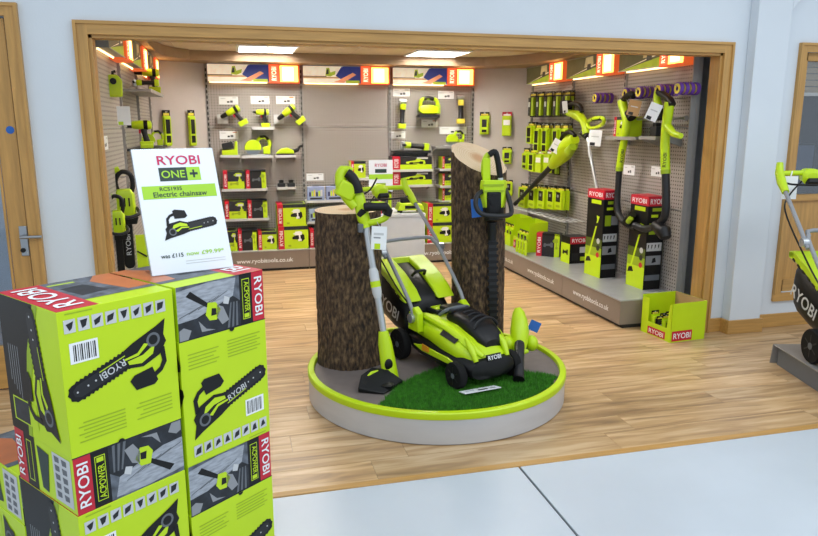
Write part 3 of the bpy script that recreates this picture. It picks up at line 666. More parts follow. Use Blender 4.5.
def pack(label, group, loc, rz, w_, h_, kind=0, d_=0.035, cat='pack'):
    """hanging accessory pack: card with hang tab, coloured blister body and small label; loc = back of card, bottom"""
    t = T('accessory_pack', label, cat, loc, rz, group=group)
    m = MB(); tab = h_ * 0.16
    m.bx(-w_ / 2, w_ / 2, -0.003, 0, 0, h_ - tab, 'lime_card' if kind != 2 else 'black'); m.bx(-w_ / 2, w_ / 2, -0.003, 0, h_ - tab, h_, 'black' if kind != 3 else 'red')
    part('card', m, t)
    F = face((-w_ / 2, -0.003, 0), XU, ZU); m = MB(); m.rect(F, w_ * .4, w_ * .6, h_ * .93, h_ * .965, 'light_grey'); m.rect(F, w_ * .12, w_ * .88, h_ - tab * .95, h_ - tab * .5, 'yellow' if kind != 3 else 'white'); part('print', m, t, smooth=False)
    m = MB()
    if kind == 0:      # lime shell with dark blades
        m.bx(-w_ * .40, w_ * .40, -d_, -0.003, h_ * .06, h_ * .76, 'lime'); m.box((0, -d_ - 0.001, h_ * .50), (w_ * .5, 0.004, h_ * .34), 'charcoal'); m.box((0, -d_ - 0.001, h_ * .16), (w_ * .5, 0.004, h_ * .12), 'black')
    elif kind == 1:    # long drill-bit case, dark with lime frame
        m.bx(-w_ * .42, w_ * .42, -d_, -0.003, h_ * .03, h_ * .80, 'lime'); m.box((0, -d_ - 0.001, h_ * .54), (w_ * .56, 0.004, h_ * .40), 'black'); m.box((0, -d_ - 0.001, h_ * .19), (w_ * .56, 0.004, h_ * .20), 'black')
    elif kind == 2:    # dark bits and bottle shapes
        m.bx(-w_ * .40, -w_ * .05, -d_, -0.003, h_ * .05, h_ * .78, 'charcoal'); m.bx(w_ * .05, w_ * .40, -d_, -0.003, h_ * .05, h_ * .78, 'lime_dark'); m.box((-w_ * .2, -d_ - 0.001, h_ * .5), (w_ * .26, 0.004, h_ * .2), 'light_grey')
    elif kind == 3:    # red-capped tub
        m.bx(-w_ * .42, w_ * .42, -d_, -0.003, h_ * .02, h_ * .80, 'lime'); m.box((0, -d_ - 0.001, h_ * .56), (w_ * .7, 0.004, h_ * .22), 'white')
    else:              # lime clamshell with black window
        m.bx(-w_ * .46, w_ * .46, -d_, -0.003, h_ * .02, h_ * .86, 'lime'); m.box((0, -d_ - 0.001, h_ * .56), (w_ * .56, 0.004, h_ * .42), 'black'); m.box((0, -d_ - 0.003, h_ * .60), (w_ * .22, 0.004, h_ * .12), 'grey'); m.box((0, -d_ - 0.001, h_ * .16), (w_ * .5, 0.004, h_ * .10), 'lime_dark')
    part('blister', m, t, bevel=0.004)
    return t
def hang_pack(wall, px, py_top, py_bot, wpx, label, group, kind, off, n=1, d_=0.035):
    u0, _ = wall.uz(px - wpx / 2, py_bot, off); u1, z0 = wall.uz(px + wpx / 2, py_bot, off); uc, z1 = wall.uz(px, py_top, off); _, z0 = wall.uz(px, py_bot, off)
    for k in range(n):
        o_ = off - k * (d_ + 0.012)
        pack(label + ('' if n == 1 else (', in front' if k == 0 else ', behind')), group, wall.pt(uc, z0, o_ - d_), wall.rz, (u1 - u0) * .86, z1 - z0, kind, d_)
    if wall not in (WRC, WLC): hook(wall, uc, z1 - (z1 - z0) * 0.05, off + 0.0)
    else:
        m = MB(); p0 = wall.pt(uc, z1 - (z1 - z0) * .05, 0); p1 = wall.pt(uc, z1 - (z1 - z0) * .05, off); m.tube([p0, p1, p1 + Vector((0, 0, 0.012))], 0.0035, 'steel', 6)
        cp = [c for c in bpy.data.objects if c.name.startswith('corner_panel')][0 if wall is WRC else 1]
        inv = (Matrix.Translation(cp.location) @ Matrix.Rotation(wall.rz, 4, 'Z')).inverted(); m.v = [tuple(inv @ Vector(p)) for p in m.v]; part('hook', m, cp)

# ------------------------------------------------------------------ pile of chainsaw cartons
CW, CH, CD, CS = 0.332, 0.568, 0.350, 0.402        # width, height, depth, height of the lime part
def rot2(pts, a, ox, oy, s): return [(ox + s * (x * math.cos(a) - y * math.sin(a)), oy + s * (x * math.sin(a) + y * math.cos(a))) for x, y in pts]
def print_chainsaw(m, F, ox, oy, s, a, flip=1, lift=0.001):
    def P(pts, key, l): m.poly(F, rot2([(x, y * flip) for x, y in pts][::flip], a, ox, oy, s), key, lift + l)
    chain = []
    n = 26
    for i in range(n + 1): x = .36 + .58 * i / n; chain.append((x, .088 + (.016 if i % 2 else 0)))
    for i in range(1, 9): b = PI / 2 - PI * i / 9; chain.append((.94 + .088 * math.cos(b) + (.014 if i % 2 else 0), .094 * math.sin(b)))
    for i in range(n + 1): x = .94 - .58 * i / n; chain.append((x, -.088 - (.016 if i % 2 else 0)))
    P(chain, 'black', 0)
    P([(.36, .064), (.93, .064), (.985, .03), (.985, -.03), (.93, -.064), (.36, -.064)], 'charcoal', .0003)
    P([(.42, -.045), (.70, -.045), (.70, -.055), (.42, -.055)], 'lime', .0006)
    for cx in (.76, .84, .95): P([(cx + .010 * math.cos(k * PI / 4), .010 * math.sin(k * PI / 4)) for k in range(8)], 'light_grey', .0006)
    P([(-.02, -.02), (-.02, .06), (.10, .15), (.30, .16), (.44, .09), (.46, -.09), (.30, -.12), (.02, -.14), (-.10, -.16)], 'black', .0005)
    P([(.10, .02), (.16, .10), (.30, .12), (.42, .06), (.42, .02), (.26, .05)], 'lime', .0008)
    P([(.10 + .075 * math.cos(k * PI / 8), -.03 + .075 * math.sin(k * PI / 8)) for k in range(16)], 'mid_grey', .0009)
    P([(.10 + .05 * math.cos(k * PI / 8), -.03 + .05 * math.sin(k * PI / 8)) for k in range(16)], 'black', .0012)
    P([(.22, .22), (.22, .38), (.27, .40), (.46, .34), (.48, .22), (.42, .19)], 'black', .0006)
    P([(.02, .10), (.06, .26), (.14, .32), (.24, .34), (.24, .29), (.15, .27), (.10, .22), (.08, .10)], 'black', .0005)
    P([(.16, -.02), (.30, .03), (.44, .0), (.44, -.02), (.30, .0), (.20, -.05)], 'lime', .0009)
def chainsaw_carton(label, loc, rz, inverted):
    t = T('chainsaw_carton', label, 'box', loc, group='stacked chainsaw cartons', rot=(0, PI if inverted else 0, rz))
    m = MB(); m.bx(0, CW, 0, CD, 0, CS, 'lime_card'); body = part('body', m, t, bevel=0.0015)
    m = MB(); m.bx(0.002, CW - 0.002, 0.002, CD - 0.002, CS, CH, 'lime_card'); lid = part('lid', m, t, bevel=0.0015)
    # front: lime panel
    F = face((0, 0, 0), XU, ZU); m = MB()
    for k in range(8):
        x = CW * (.08 + .112 * k); m.rect(F, x, x + CW * .092, CS * .06, CS * .15, 'light_grey'); m.poly(F, [(x + CW * .015, CS * .075), (x + CW * .075, CS * (.08 + .01 * (k % 3))), (x + CW * (.08 - .01 * (k % 4)), CS * .135), (x + CW * .03, CS * .12)], 'charcoal', .0012)
    m.rect(F, CW * .70, CW * .93, CS * .22, CS * .36, 'white')
    for k in range(11): x = CW * (.72 + .0175 * k); m.rect(F, x, x + CW * (.006 + .005 * (k % 3 == 0)), CS * .235, CS * .345, 'black', .0012)
    for r_ in range(5): m.rect(F, CW * .08, CW * (.42 - .03 * (r_ % 3)), CS * (.88 - r_ * .028), CS * (.888 - r_ * .028), 'lime_dark')
    for r_ in range(6): m.rect(F, CW * .52, CW * (.92 - .04 * (r_ % 2)), CS * (.90 - r_ * .026), CS * (.908 - r_ * .026), 'lime_dark')
    m.rect(F, CW * .72, CW * .94, CS * .018, CS * .026, 'lime_dark')
    ca = .34
    print_chainsaw(m, F, CW * .13, CS * .33, CW * .86, ca)
    part('front_print', m, body, smooth=False)
    lettering(body, RY, 'light_grey', (CW * .13 + CW * .86 * .58 * math.cos(ca), -0.0022, CS * .33 + CW * .86 * .58 * math.sin(ca)), (math.cos(ca), 0, math.sin(ca)), (-math.sin(ca), 0, math.cos(ca)), CW * .062)
    # front: picture strip on the lid
    F = face((0, 0.002, CS), XU, ZU); h = CH - CS; m = MB(); xr = CW * .85; xb = CW * .70
    m.rect(F, 0.002, xb, 0.0, h, 'picture_grey'); m.rect(F, xb, xr, 0, h, 'black')
    m.poly(F, [(CW * .0 + .002, h * .92), (CW * .36, h * .98), (CW * .66, h * .96), (CW * .62, h * .62), (CW * .2, h * .36), (.002, h * .34)], 'picture_log', .0011)
    m.poly(F, [(.002, h * .34), (CW * .2, h * .36), (CW * .62, h * .62), (CW * .70, h * .5), (CW * .70, 0), (.002, 0)], 'picture_dark', .0011)
    m.poly(F, [(CW * .10, h * .80), (CW * .15, h * .88), (CW * .36, h * .55), (CW * .33, h * .50)], 'black', .0014)
    m.poly(F, [(CW * .30, h * .38), (CW * .33, h * .60), (CW * .42, h * .58), (CW * .47, h * .42), (CW * .42, h * .24), (CW * .34, h * .26)], 'lime', .0016)
    m.poly(F, [(CW * .36, h * .34), (CW * .37, h * .48), (CW * .42, h * .46), (CW * .42, h * .34)], 'black', .0019)
    m.poly(F, [(CW * .42, h * .30), (CW * .43, h * .52), (CW * .50, h * .46), (CW * .56, h * .18), (CW * .48, h * .12)], 'grey', .0016)
    m.poly(F, [(CW * .22, h * .30), (CW * .25, h * .08), (CW * .40, h * .06), (CW * .30, h * .12)], 'grey', .0016)
    for k in range(4): m.poly(F, [(CW * (.02 + .1 * k), h * (.42 + .04 * k)), (CW * (.26 + .1 * k), h * (.56 + .06 * k)), (CW * (.26 + .1 * k), h * (.575 + .06 * k)), (CW * (.02 + .1 * k), h * (.44 + .04 * k))], 'mid_grey', .0013)
    for k in range(3): m.poly(F, [(CW * (.54 + .05 * k), h * .02), (CW * (.565 + .05 * k), h * .02), (CW * (.60 + .035 * k), h * .5), (CW * (.585 + .035 * k), h * .5)], 'mid_grey', .0014)
    m.poly(F, [(CW * .50, h * .52), (CW * .52, h * .66), (CW * .58, h * .60), (CW * .56, h * .48)], 'light_grey', .0017)
    m.poly(F, [(.004, 0), (CW * .10, 0), (CW * .14, h * .16), (CW * .06, h * .24), (.004, h * .2)], 'grey', .0014)
    m.rect(F, xb + CW * .03, xr - CW * .03, h * .10, h * .90, 'lime', .0012); m.rect(F, xb + CW * .036, xr - CW * .036, h * .115, h * .885, 'black', .0015); m.rect(F, xb + CW * .045, xr - CW * .045, h * .13, h * .21, 'lime', .0018)
    part('picture_strip', m, lid, smooth=False)
    lettering(lid, 'ACPOWER', 'lime', ((xb + xr) / 2, 0.0, CS + h * .55), -ZU, XU, CW * .058, wid=h * .60, lift=.003)
    m = MB(); m.rect(F, xr, CW - 0.002, 0, h, 'red'); rb = part('label_band', m, lid, smooth=False, label='red brand band')
    lettering(rb, RY, 'white', ((xr + CW) / 2, 0.001, CS + h * .5), -ZU, XU, CW * .095, wid=h * .78)
    m = MB(); m.rect(F, 0.0, CW, -0.002, 0.001, 'charcoal', .0022)
    m.poly(F, [(CW * .58 + .010 * math.cos(k * PI / 6), -.001 - .009 * math.sin(k * PI / 6)) for k in range(7)][::-1], 'black', .0045); part('thumb_notch', m, lid, smooth=False)
    # side prints (both ends)
    for sx in (0, 1):
        u = -YU if sx == 0 else YU; o = (0, CD, 0) if sx == 0 else (CW, 0, 0); nf = 1 if sx == 0 else -1
        F = face(o, u, ZU); m = MB()
        nx = (lambda q: q) if sx == 0 else (lambda q: CD - q)       # distance measured from the rear edge
        def PX(pts, key, l): m.poly(F, [(nx(a), b) for a, b in pts][::nf], key, l)
        PX([(0, 0), (CD * .62, 0), (CD * .44, CS * .35), (CD * .34, CS * .7), (CD * .30, CS), (0, CS)], 'black', .0008)
        PX([(CD * .62, 0), (CD * .70, 0), (CD * .56, CS * .3), (CD * .42, CS * .7), (CD * .36, CS), (CD * .30, CS), (CD * .34, CS * .7), (CD * .44, CS * .35)], 'lime_dark', .0008)
        for r_ in range(5): PX([(CD * (.10 + r_ * .04), CS * .35), (CD * (.11 + r_ * .04), CS * .35), (CD * (.11 + r_ * .04), CS * (.62 + .03 * r_)), (CD * (.10 + r_ * .04), CS * (.62 + .03 * r_))], 'grey', .0012)
        PX([(CD * .08, CS * .74), (CD * .50, CS * .74), (CD * .50, CS * .92), (CD * .08, CS * .92)], 'lime', .0012); PX([(CD * .10, CS * .75), (CD * .36, CS * .75), (CD * .36, CS * .91), (CD * .10, CS * .91)], 'picture_dark', .0015)
        print_chainsaw(m, F, nx(CD * .70), CS * .86, CS * .82, -PI / 2 + (.16 if sx else -.16), 1, .002)
        part('side_print', m, body, smooth=False)
        F = face((0.002, CD, 0) if sx == 0 else (CW - 0.002, 0, 0), u, ZU); m = MB()
        PX([(CD * .17, CS), (CD * .36, CS), (CD * .36, CH), (CD * .17, CH)], 'black', .0008)
        PX([(CD * .66, CS + .012), (CD * .95, CS + .012), (CD * .95, CH - .012), (CD * .66, CH - .012)], 'light_grey', .0008)
        for r_ in range(5):
            for c_ in range(2): PX([(CD * (.69 + .12 * c_), CS + .02 + r_ * .026), (CD * (.77 + .12 * c_), CS + .02 + r_ * .026), (CD * (.77 + .12 * c_), CS + .036 + r_ * .026), (CD * (.70 + .12 * c_), CS + .038 + r_ * .026)], 'mid_grey', .0012)
        PX([(CD * .40, CS + .02), (CD * .60, CS + .03), (CD * .54, CH - .015), (CD * .44, CH - .02)], 'print_dark', .0012)
        PX([(CD * .21, CS + .02), (CD * .30, CS + .02), (CD * .30, CH - .02), (CD * .21, CH - .02)], 'lime', .0011); PX([(CD * .22, CS + .023), (CD * .29, CS + .023), (CD * .29, CH - .023), (CD * .22, CH - .023)], 'black', .0014)
        part('side_print', m, lid, smooth=False)
        m = MB(); PX([(0, CS), (CD * .17, CS), (CD * .17, CH), (0, CH)], 'red', .0008); rb = part('label_band', m, lid, smooth=False)
        lettering(rb, RY, 'white', (0.0 if sx == 0 else CW, CD * (1 - .085), CS + h * .5), -ZU, u, CD * .10, wid=h * .74)
    # top and bottom prints
    for zt in (0, 1):
        z = CH if zt else 0.0; par = lid if zt else body
        o, u, v = ((0, 0, z), XU, YU) if zt else ((0, CD, z), XU, -YU)
        F = face(o, u, v); m = MB(); yy = (lambda q: q) if zt else (lambda q: CD - q)
        def Q(pts, key, l): m.poly(F, [(a, yy(b)) for a, b in pts][::1 if zt else -1], key, l)
        xa = CW * .66
        Q([(0.002, CD * .22), (xa, CD * .22), (xa, CD - .002), (0.002, CD - .002)], 'picture_grey', .0008)
        Q([(CW * .0 + .002, CD * .30), (CW * .22, CD * .30), (CW * .30, CD * .8), (CW * .16, CD - .002), (.002, CD - .002)], 'picture_copper', .0011)
        Q([(CW * .34, CD * .40), (CW * .60, CD * .36), (CW * .62, CD * .70), (CW * .40, CD * .74)], 'picture_dark', .0011)
        Q([(CW * .40, CD * .86), (CW * .64, CD * .86), (CW * .64, CD * .90), (CW * .40, CD * .90)], 'lime', .0011)
        part('top_print', m, par, smooth=False)
        m = MB(); Q([(xa, .001), (CW - .001, .001), (CW - .001, CD - .001), (xa, CD - .001)], 'red', .0008); rb = part('label_band', m, par, smooth=False)
        lettering(rb, RY, 'white', (CW * .83, CD / 2, z + (.001 if zt else -.001)), YU if not zt else -YU, XU, CW * .22, wid=CD * .8)
    return t
A0 = Vector((-0.449, 1.844, 0)); HEAD = R(37.6)
uu = Vector((math.cos(HEAD), math.sin(HEAD), 0))
for k in range(2):
    chainsaw_carton(['upside-down chainsaw carton at the bottom of the pile', 'upside-down chainsaw carton on top of the pile beside the standing sign'][k], A0 + uu * CW + Vector((0, 0, (k + 1) * CH + 0.001 * k)), HEAD, True)
H2 = HEAD + R(1.0)
chainsaw_carton('chainsaw carton standing on the floor behind the pile', A0 + Vector((-uu.y, uu.x, 0)) * (CD + .012), HEAD, False)
A1 = A0 + uu * (CW + 0.010)
for k in range(2):
    chainsaw_carton(['upright chainsaw carton at the bottom of the pile', 'upright chainsaw carton under the standing sign'][k], A1 + Vector((0, 0, k * (CH + 0.001))), H2, False)

# ------------------------------------------------------------------ tall price sign on the pile
SU = Vector((0.938, 0.346, 0.0)).normalized(); SV = Vector((-0.125, 0.335, 0.945)); SV = (SV - SU * SV.dot(SU)).normalized(); SN = SU.cross(SV)
sb = Vector((-0.258, 2.23, 2 * CH + 0.004)); SWD, SHT = 0.262, 0.412
t = T('counter_sign', 'leaning white chainsaw price sign standing on the carton pile', 'sign', sb + SU * SWD / 2)
sgb = sb - Vector(t.location)
m = MB(); F = face(sgb, SU, SV)
def slab(m, x0, x1, y0, y1, a, b, key):
    P = [sgb + SU * x + SV * y + SN * q for q in (a, b) for x, y in ((x0, y0), (x1, y0), (x1, y1), (x0, y1))]
    m.add(P, [[3, 2, 1, 0], [4, 5, 6, 7], [0, 1, 5, 4], [1, 2, 6, 5], [2, 3, 7, 6], [3, 0, 4, 7]], key)
slab(m, 0, SWD, 0, SHT, -0.004, 0, 'paper'); pan = part('panel', m, t)
m = MB(); slab(m, -0.003, SWD + 0.003, -0.001, SHT + 0.002, -0.007, -0.0045, 'acrylic')
b0 = [sgb + SU * x + Vector((0, 0, z)) + Vector((-SU.y, SU.x, 0)) * q for z in (-0.003, 0.0) for x, q in ((0.0, -0.01), (SWD, -0.01), (SWD, 0.09), (0, 0.09))]
m.add(b0, [[3, 2, 1, 0], [4, 5, 6, 7], [0, 1, 5, 4], [1, 2, 6, 5], [2, 3, 7, 6], [3, 0, 4, 7]], 'acrylic'); part('acrylic_holder', m, t)
m = MB(); m.rect(F, 0.012, SWD - 0.012, SHT * .595, SHT * .70, 'print_green'); m.rect(F, SWD * .28, SWD * .62, SHT * .735, SHT * .845, 'print_dark'); m.rect(F, SWD * .62, SWD * .79, SHT * .735, SHT * .845, 'print_green')
m.rect(F, SWD * .655, SWD * .755, SHT * .78, SHT * .80, 'print_dark', .0012); m.rect(F, SWD * .693, SWD * .717, SHT * .757, SHT * .823, 'print_dark', .0012)
print_chainsaw(m, F, SWD * .26, SHT * .33, SWD * .62, .16, 1, .001)
for k in range(2): m.rect(F, SWD * .42, SWD * .92, SHT * (.085 - .02 * k), SHT * (.089 - .02 * k), 'light_grey')
part('print', m, pan, smooth=False)
def sign_text(s, key, x, y, h, wid): lettering(pan, s, key, sgb + SU * SWD * x + SV * SHT * y, SU, SV, h, wid=wid)
sign_text(RY, 'magenta', .545, .905, SHT * .075, SWD * .53)
sign_text('ONE', 'print_green', .45, .79, SHT * .062, SWD * .29)
sign_text('RCS1935', 'print_dark', .39, .672, SHT * .030, SWD * .27)
sign_text('Electric chainsaw', 'print_dark', .50, .628, SHT * .042, SWD * .66)
sign_text('was \u00a3115', 'print_dark', .27, .14, SHT * .032, SWD * .27)
sign_text('now \u00a399.99*', 'print_green', .68, .145, SHT * .034, SWD * .47)

# ------------------------------------------------------------------ round platform
PC = Vector((1.156, 3.863, 0)); PR = 0.780; PZ = 0.155
t = T('display_platform', 'round grey display platform with lime rim on the timber floor', 'platform', PC)
m = MB(); m.lathe([(PR - 0.012, 0.0), (PR - 0.012, 0.006), (PR - 0.003, 0.007), (PR - 0.003, 0.145), (PR - 0.03, 0.147)], 'platform_side', 96); part('side_panel', m, t)
m = MB(); m.lathe([(0.002, 0.10), (PR - 0.036, 0.10), (PR - 0.036, PZ), (0.002, PZ)], 'platform_top', 96); part('top_board', m, t)
m = MB(); prof = [(PR - 0.036, 0.140), (PR, 0.140), (PR + 0.002, 0.145), (PR + 0.002, 0.173), (PR - 0.003, 0.178), (PR - 0.033, 0.178), (PR - 0.036, 0.174)]
m.loft([[Vector((r * math.cos(2 * PI * k / 96), r * math.sin(2 * PI * k / 96), z)) for k in range(96)] for r, z in prof], 'lime', False, True); part('rim', m, t, label='lime rim')
# artificial grass on the front of it
gp = [onZ(x, y, PZ) for x, y in ((372, 410), (386, 396), (398, 384), (420, 374), (450, 364), (500, 368), (530, 372), (560, 377), (575, 395), (540, 420), (470, 425), (420, 424))]
def inside(x, y):
    c = False; n = len(gp)
    for i in range(n):
        a, b = gp[i], gp[i - 1]
        if (a.y > y) != (b.y > y) and x < (b.x - a.x) * (y - a.y) / (b.y - a.y) + a.x: c = not c
    return c and (x - PC.x) ** 2 + (y - PC.y) ** 2 < (PR - 0.04) ** 2
vs, fs, kk = [], [], []
cell = 0.02
for i in range(90):
    for j in range(60):
        x, y = PC.x - 0.9 + i * cell, PC.y - 0.8 + j * cell
        if all(inside(x + a * cell, y + b * cell) for a in (0, 1) for b in (0, 1)):
            n = len(vs); vs += [(x, y, PZ + 0.003), (x + cell, y, PZ + 0.003), (x + cell, y + cell, PZ + 0.003), (x, y + cell, PZ + 0.003)]; fs.append([n, n + 1, n + 2, n + 3]); kk.append('turf')
            for q in range(26):
                bx_, by_ = x + random.random() * cell, y + random.random() * cell; a = random.random() * 2 * PI; wd = 0.0016; hh = random.uniform(0.012, 0.026); ln = random.uniform(-.008, .008), random.uniform(-.008, .008)
                n = len(vs); z = PZ + 0.003
                vs += [(bx_ - wd * math.cos(a), by_ - wd * math.sin(a), z), (bx_ + wd * math.cos(a), by_ + wd * math.sin(a), z), (bx_ + ln[0], by_ + ln[1], z + hh)]; fs.append([n, n + 1, n + 2]); kk.append('grass')
m = MB(); m.v, m.f, m.k = vs, fs, kk
g = part('artificial_grass', m, smooth=False); tag(g, 'short green artificial grass mat on the front of the round platform', 'grass'); g['kind'] = 'stuff'

# ------------------------------------------------------------------ the two logs
def log(label, cx, cy, r, z0, zc, a, b, seed, lean=(0, 0), fl=0.05):
    t = T('tree_log', label, 'log', (cx, cy, z0)); nseg, nz = 110, 90; H = zc - z0
    def rad(th, z):
        p = Vector((math.cos(th) * 1.3, math.sin(th) * 1.3, z * 0.9 + seed))
        big = noise.noise(p * 1.1) * 0.05
        q = Vector((math.cos(th) * r * 24, math.sin(th) * r * 24, z * 6.5 + seed * 3))
        ridge = (abs(noise.noise(q)) * 1.1 + abs(noise.noise(q * 2.3)) * 0.5)
        flare = fl * math.exp(-z / 0.10)
        return r * (1 + big + flare) - 0.016 * max(0.0, 0.62 - ridge * 1.6)
    rings = []
    for i in range(nz + 1):
        f = i / nz; ring = []
        for k in range(nseg):
            th = 2 * PI * k / nseg; zt = H + a * r * math.cos(th) + b * r * math.sin(th); z = f * zt
            rr = rad(th, z); ring.append(Vector((rr * math.cos(th) + lean[0] * z, rr * math.sin(th) + lean[1] * z, z)))
        rings.append(ring)
    m = MB(); m.loft(rings, 'bark', False); m.add([p for p in rings[0]], [list(range(nseg))[::-1]], 'bark'); part('bark', m, t)
    top = [p.copy() for p in rings[-1]]; c = Vector((lean[0] * H, lean[1] * H, H))
    m = MB(); vs = [Vector((0, 0, 0.001))] + [Vector((p.x - c.x, p.y - c.y, p.z - c.z + 0.001)) for p in top]
    m.add(vs, [[0, k + 1, (k + 1) % nseg + 1] for k in range(nseg)], 'cut_wood'); o = part('cut_face', m, t, smooth=False, loc=c, label='pale sawn end grain')
    return t
log('short upright bark-covered log with flat sawn top on the platform', 0.664, 4.095, 0.200, PZ, 1.105, 0.02, 0.02, 1.7)
LOG2 = Vector((1.565, 4.25, 0))
log('tall upright bark-covered log with slanting sawn top on the platform', LOG2.x, LOG2.y, 0.178, PZ, 1.392, -0.20, 0.52, 5.2, (-0.012, 0.0), 0.01)

# ------------------------------------------------------------------ lawn mower
def mower(label, loc, rz, rotx=0.0):
    t = T('lawn_mower', label, 'lawn mower', loc, group='cordless lawn mowers', rot=(rotx, 0, rz))
    m = MB(); m.loft([sect(-.405, .09, .07, .13), sect(-.385, .15, .05, .17), sect(-.30, .185, .045, .19), sect(-.1, .19, .045, .20), sect(.12, .185, .05, .20), sect(.27, .16, .06, .20)], 'black'); part('deck_skirt', m, t)
    m = MB(); m.loft([sect(-.375, .06, .13, .165), sect(-.35, .12, .125, .195), sect(-.25, .172, .135, .255, p=3.2), sect(-.10, .178, .14, .295, p=3.2), sect(.05, .165, .15, .30), sect(.18, .15, .15, .295), sect(.27, .12, .16, .26)], 'lime'); cov = part('top_cover', m, t)
    m = MB()
    for s in (-1, 1): m.prism([(-.30, .13), (-.20, .115), (.06, .115), (.16, .135), (.06, .155), (-.20, .150)], s * .178 - .012, s * .178 + .012, 'lime', axis='x')
    part('side_trim', m, t, bevel=.004)
    m = MB(); m.prism([(-.02, .13), (.05, .125), (.05, .165), (-.02, .16)], -.197, -.190, 'amber', axis='x'); part('side_label', m, t)
    # dark motor housing with ribs
    m = MB(); m.loft([sect(-.32, .055, .19, .25, xc=.05), sect(-.28, .088, .19, .30, xc=.052), sect(-.17, .098, .22, .352, xc=.055, p=3.4), sect(.0, .095, .24, .365, xc=.055, p=3.4), sect(.05, .075, .26, .34, xc=.055)], 'black'); mh = part('motor_housing', m, t)
    for k in range(5):
        y = -.24 + k * .055; m = MB(); m.tube([(.055 + .092 * math.cos(a), y, .275 + .086 * math.sin(a)) for a in [PI * (.12 + .76 * i / 10) for i in range(11)]], .007, 'charcoal', 6); part('rib', m, mh)
    m = MB(); m.bx(-.04, .10, -.02, .10, .345, .372, 'charcoal'); bat = part('battery_door', m, t, bevel=.008)
    m = MB(); m.bx(-.03, .06, .13, .25, .30, .325, 'charcoal'); m.bx(-.025, .055, .15, .22, .325, .335, 'lime'); part('rear_latch', m, t, bevel=.006)
    m = MB(); m.tube(smooth_path([(-.07, .05, .325), (-.05, .01, .36), (.03, -.01, .375), (.11, .01, .36), (.13, .05, .325)], 5), .011, 'mid_grey', 8); part('carry_handle', m, t)
    # dark side vents and front badge
    m = MB(); m.add([(-.155, -.24, .231), (-.120, -.24, .258), (-.130, -.10, .283), (-.163, -.10, .252)], [[0, 1, 2, 3]], 'black'); m.v = [(a - .010, b, c + .008) for a, b, c in m.v]; vt = part('side_vent', m, t, smooth=False)
    m = MB(); m.box((0.0, -.385, .175), (.10, .012, .036), 'black', Matrix.Rotation(-.35, 3, 'X')); bd = part('front_badge', m, t, bevel=.002)
    lettering(bd, RY, 'white', (0, -.3925, .1765), XU, (0, .34, .94), .024)
    m = MB(); m.tube(smooth_path([(-.10, .18, .30), (-.115, .02, .305), (-.112, -.14, .285), (-.095, -.28, .235), (-.06, -.37, .185)], 4), [.02, .026, .030, .034] + [.036] * 9 + [.030, .024, .020, .016], 'lime', 12, flat=.7); part('hood_ridge', m, t)
    m = MB(); m.tube(smooth_path([(.175, .12, .285), (.178, -.05, .28), (.17, -.2, .25), (.13, -.32, .20)], 4), [.018] * 4 + [.024] * 6 + [.02, .016, .012], 'lime', 12, flat=.7); part('hood_ridge', m, t)
    for s in (-1, 1): m = MB(); m.tube([(s * .11, -.37, .16), (s * .115, -.33, .225), (s * .11, -.27, .27)], [.014, .022, .010], 'lime', 10); part('front_horn', m, t)
    # wheels
    for s in (-1, 1):
        for y, r in ((-.30, .078), (.30, .098)):
            Mx = Matrix.Translation((s * .195, y, r)) @ Matrix.Rotation(PI / 2, 4, 'Y')
            m = MB(); m.lathe([(r * .62, -.024), (r * .94, -.024), (r, -.016), (r, .016), (r * .94, .024), (r * .62, .024)], 'rubber', 28, Mx); wh = part('wheel', m, t)
            m = MB(); m.lathe([(.002, -.018), (r * .63, -.018), (r * .63, .018), (.002, .018)], 'charcoal', 24, Mx); m.lathe([(.002, -.026), (r * .2, -.026), (r * .2, .026), (.002, .026)], 'mid_grey', 14, Mx)
            for k in range(6):
                a = k * PI / 3; q = Mx.to_3x3() @ Vector((math.cos(a), math.sin(a), 0)); c0 = Mx.translation
                m.tube([c0 + q * r * .15 + XU * s * .018, c0 + q * r * .66 + XU * s * .018], .008, 'black', 6)
            part('hub', m, wh)
    # grass box
    m = MB(); m.loft([sect(.26, .12, .12, .34), sect(.30, .165, .10, .40), sect(.45, .18, .12, .49), sect(.60, .18, .17, .545), sect(.66, .15, .22, .55)], 'black'); gb = part('grass_box', m, t, label='black fabric grass box')
    P = [(.255, .365), (.32, .43), (.46, .515), (.62, .578), (.68, .57), (.68, .53), (.60, .515), (.45, .455), (.31, .375)]
    m = MB()
    for s in (-1, 1): m.prism(P, s * .125 - .065, s * .125 + .065, 'lime', axis='x')
    m.prism([(.60, .54), (.62, .578), (.68, .57), (.68, .53)], -.19, .19, 'lime', axis='x'); part('box_lid', m, gb, bevel=.008)
    for s in (-1, 1):
        for k in range(6): f = (k + .5) / 6; m = MB(); m.box((s * .1905, .30 + .34 * f, .385 + .155 * f), (.004, .030, .014), 'black', Matrix.Rotation(.42, 3, 'X')); part('lid_slot', m, gb)
    m = MB(); m.tube(smooth_path([(-.045, .40, .50), (-.03, .37, .53), (.03, .37, .53), (.045, .40, .50)], 5), .010, 'black', 8); part('box_handle', m, gb)
    lettering(gb, RY, 'light_grey', (-.184, .47, .31), (0, -1, -.35), (0, -.35, 1), .075, lift=.004); lettering(gb, RY, 'light_grey', (.184, .47, .31), (0, 1, .35), (0, -.35, 1), .075, lift=.004)
    # handles
    for s in (-1, 1): m = MB(); m.prism([(.09, .22), (.10, .34), (.15, .37), (.20, .33), (.21, .22)], s * .175 - .022, s * .175 + .022, 'lime', axis='x'); part('handle_bracket', m, t, bevel=.008)
    lo = [(-.19, .15, .29), (-.195, .20, .40), (-.20, .45, .645), (-.185, .50, .69), (-.15, .53, .715), (.15, .53, .715), (.185, .50, .69), (.20, .45, .645), (.195, .20, .40), (.19, .15, .29)]
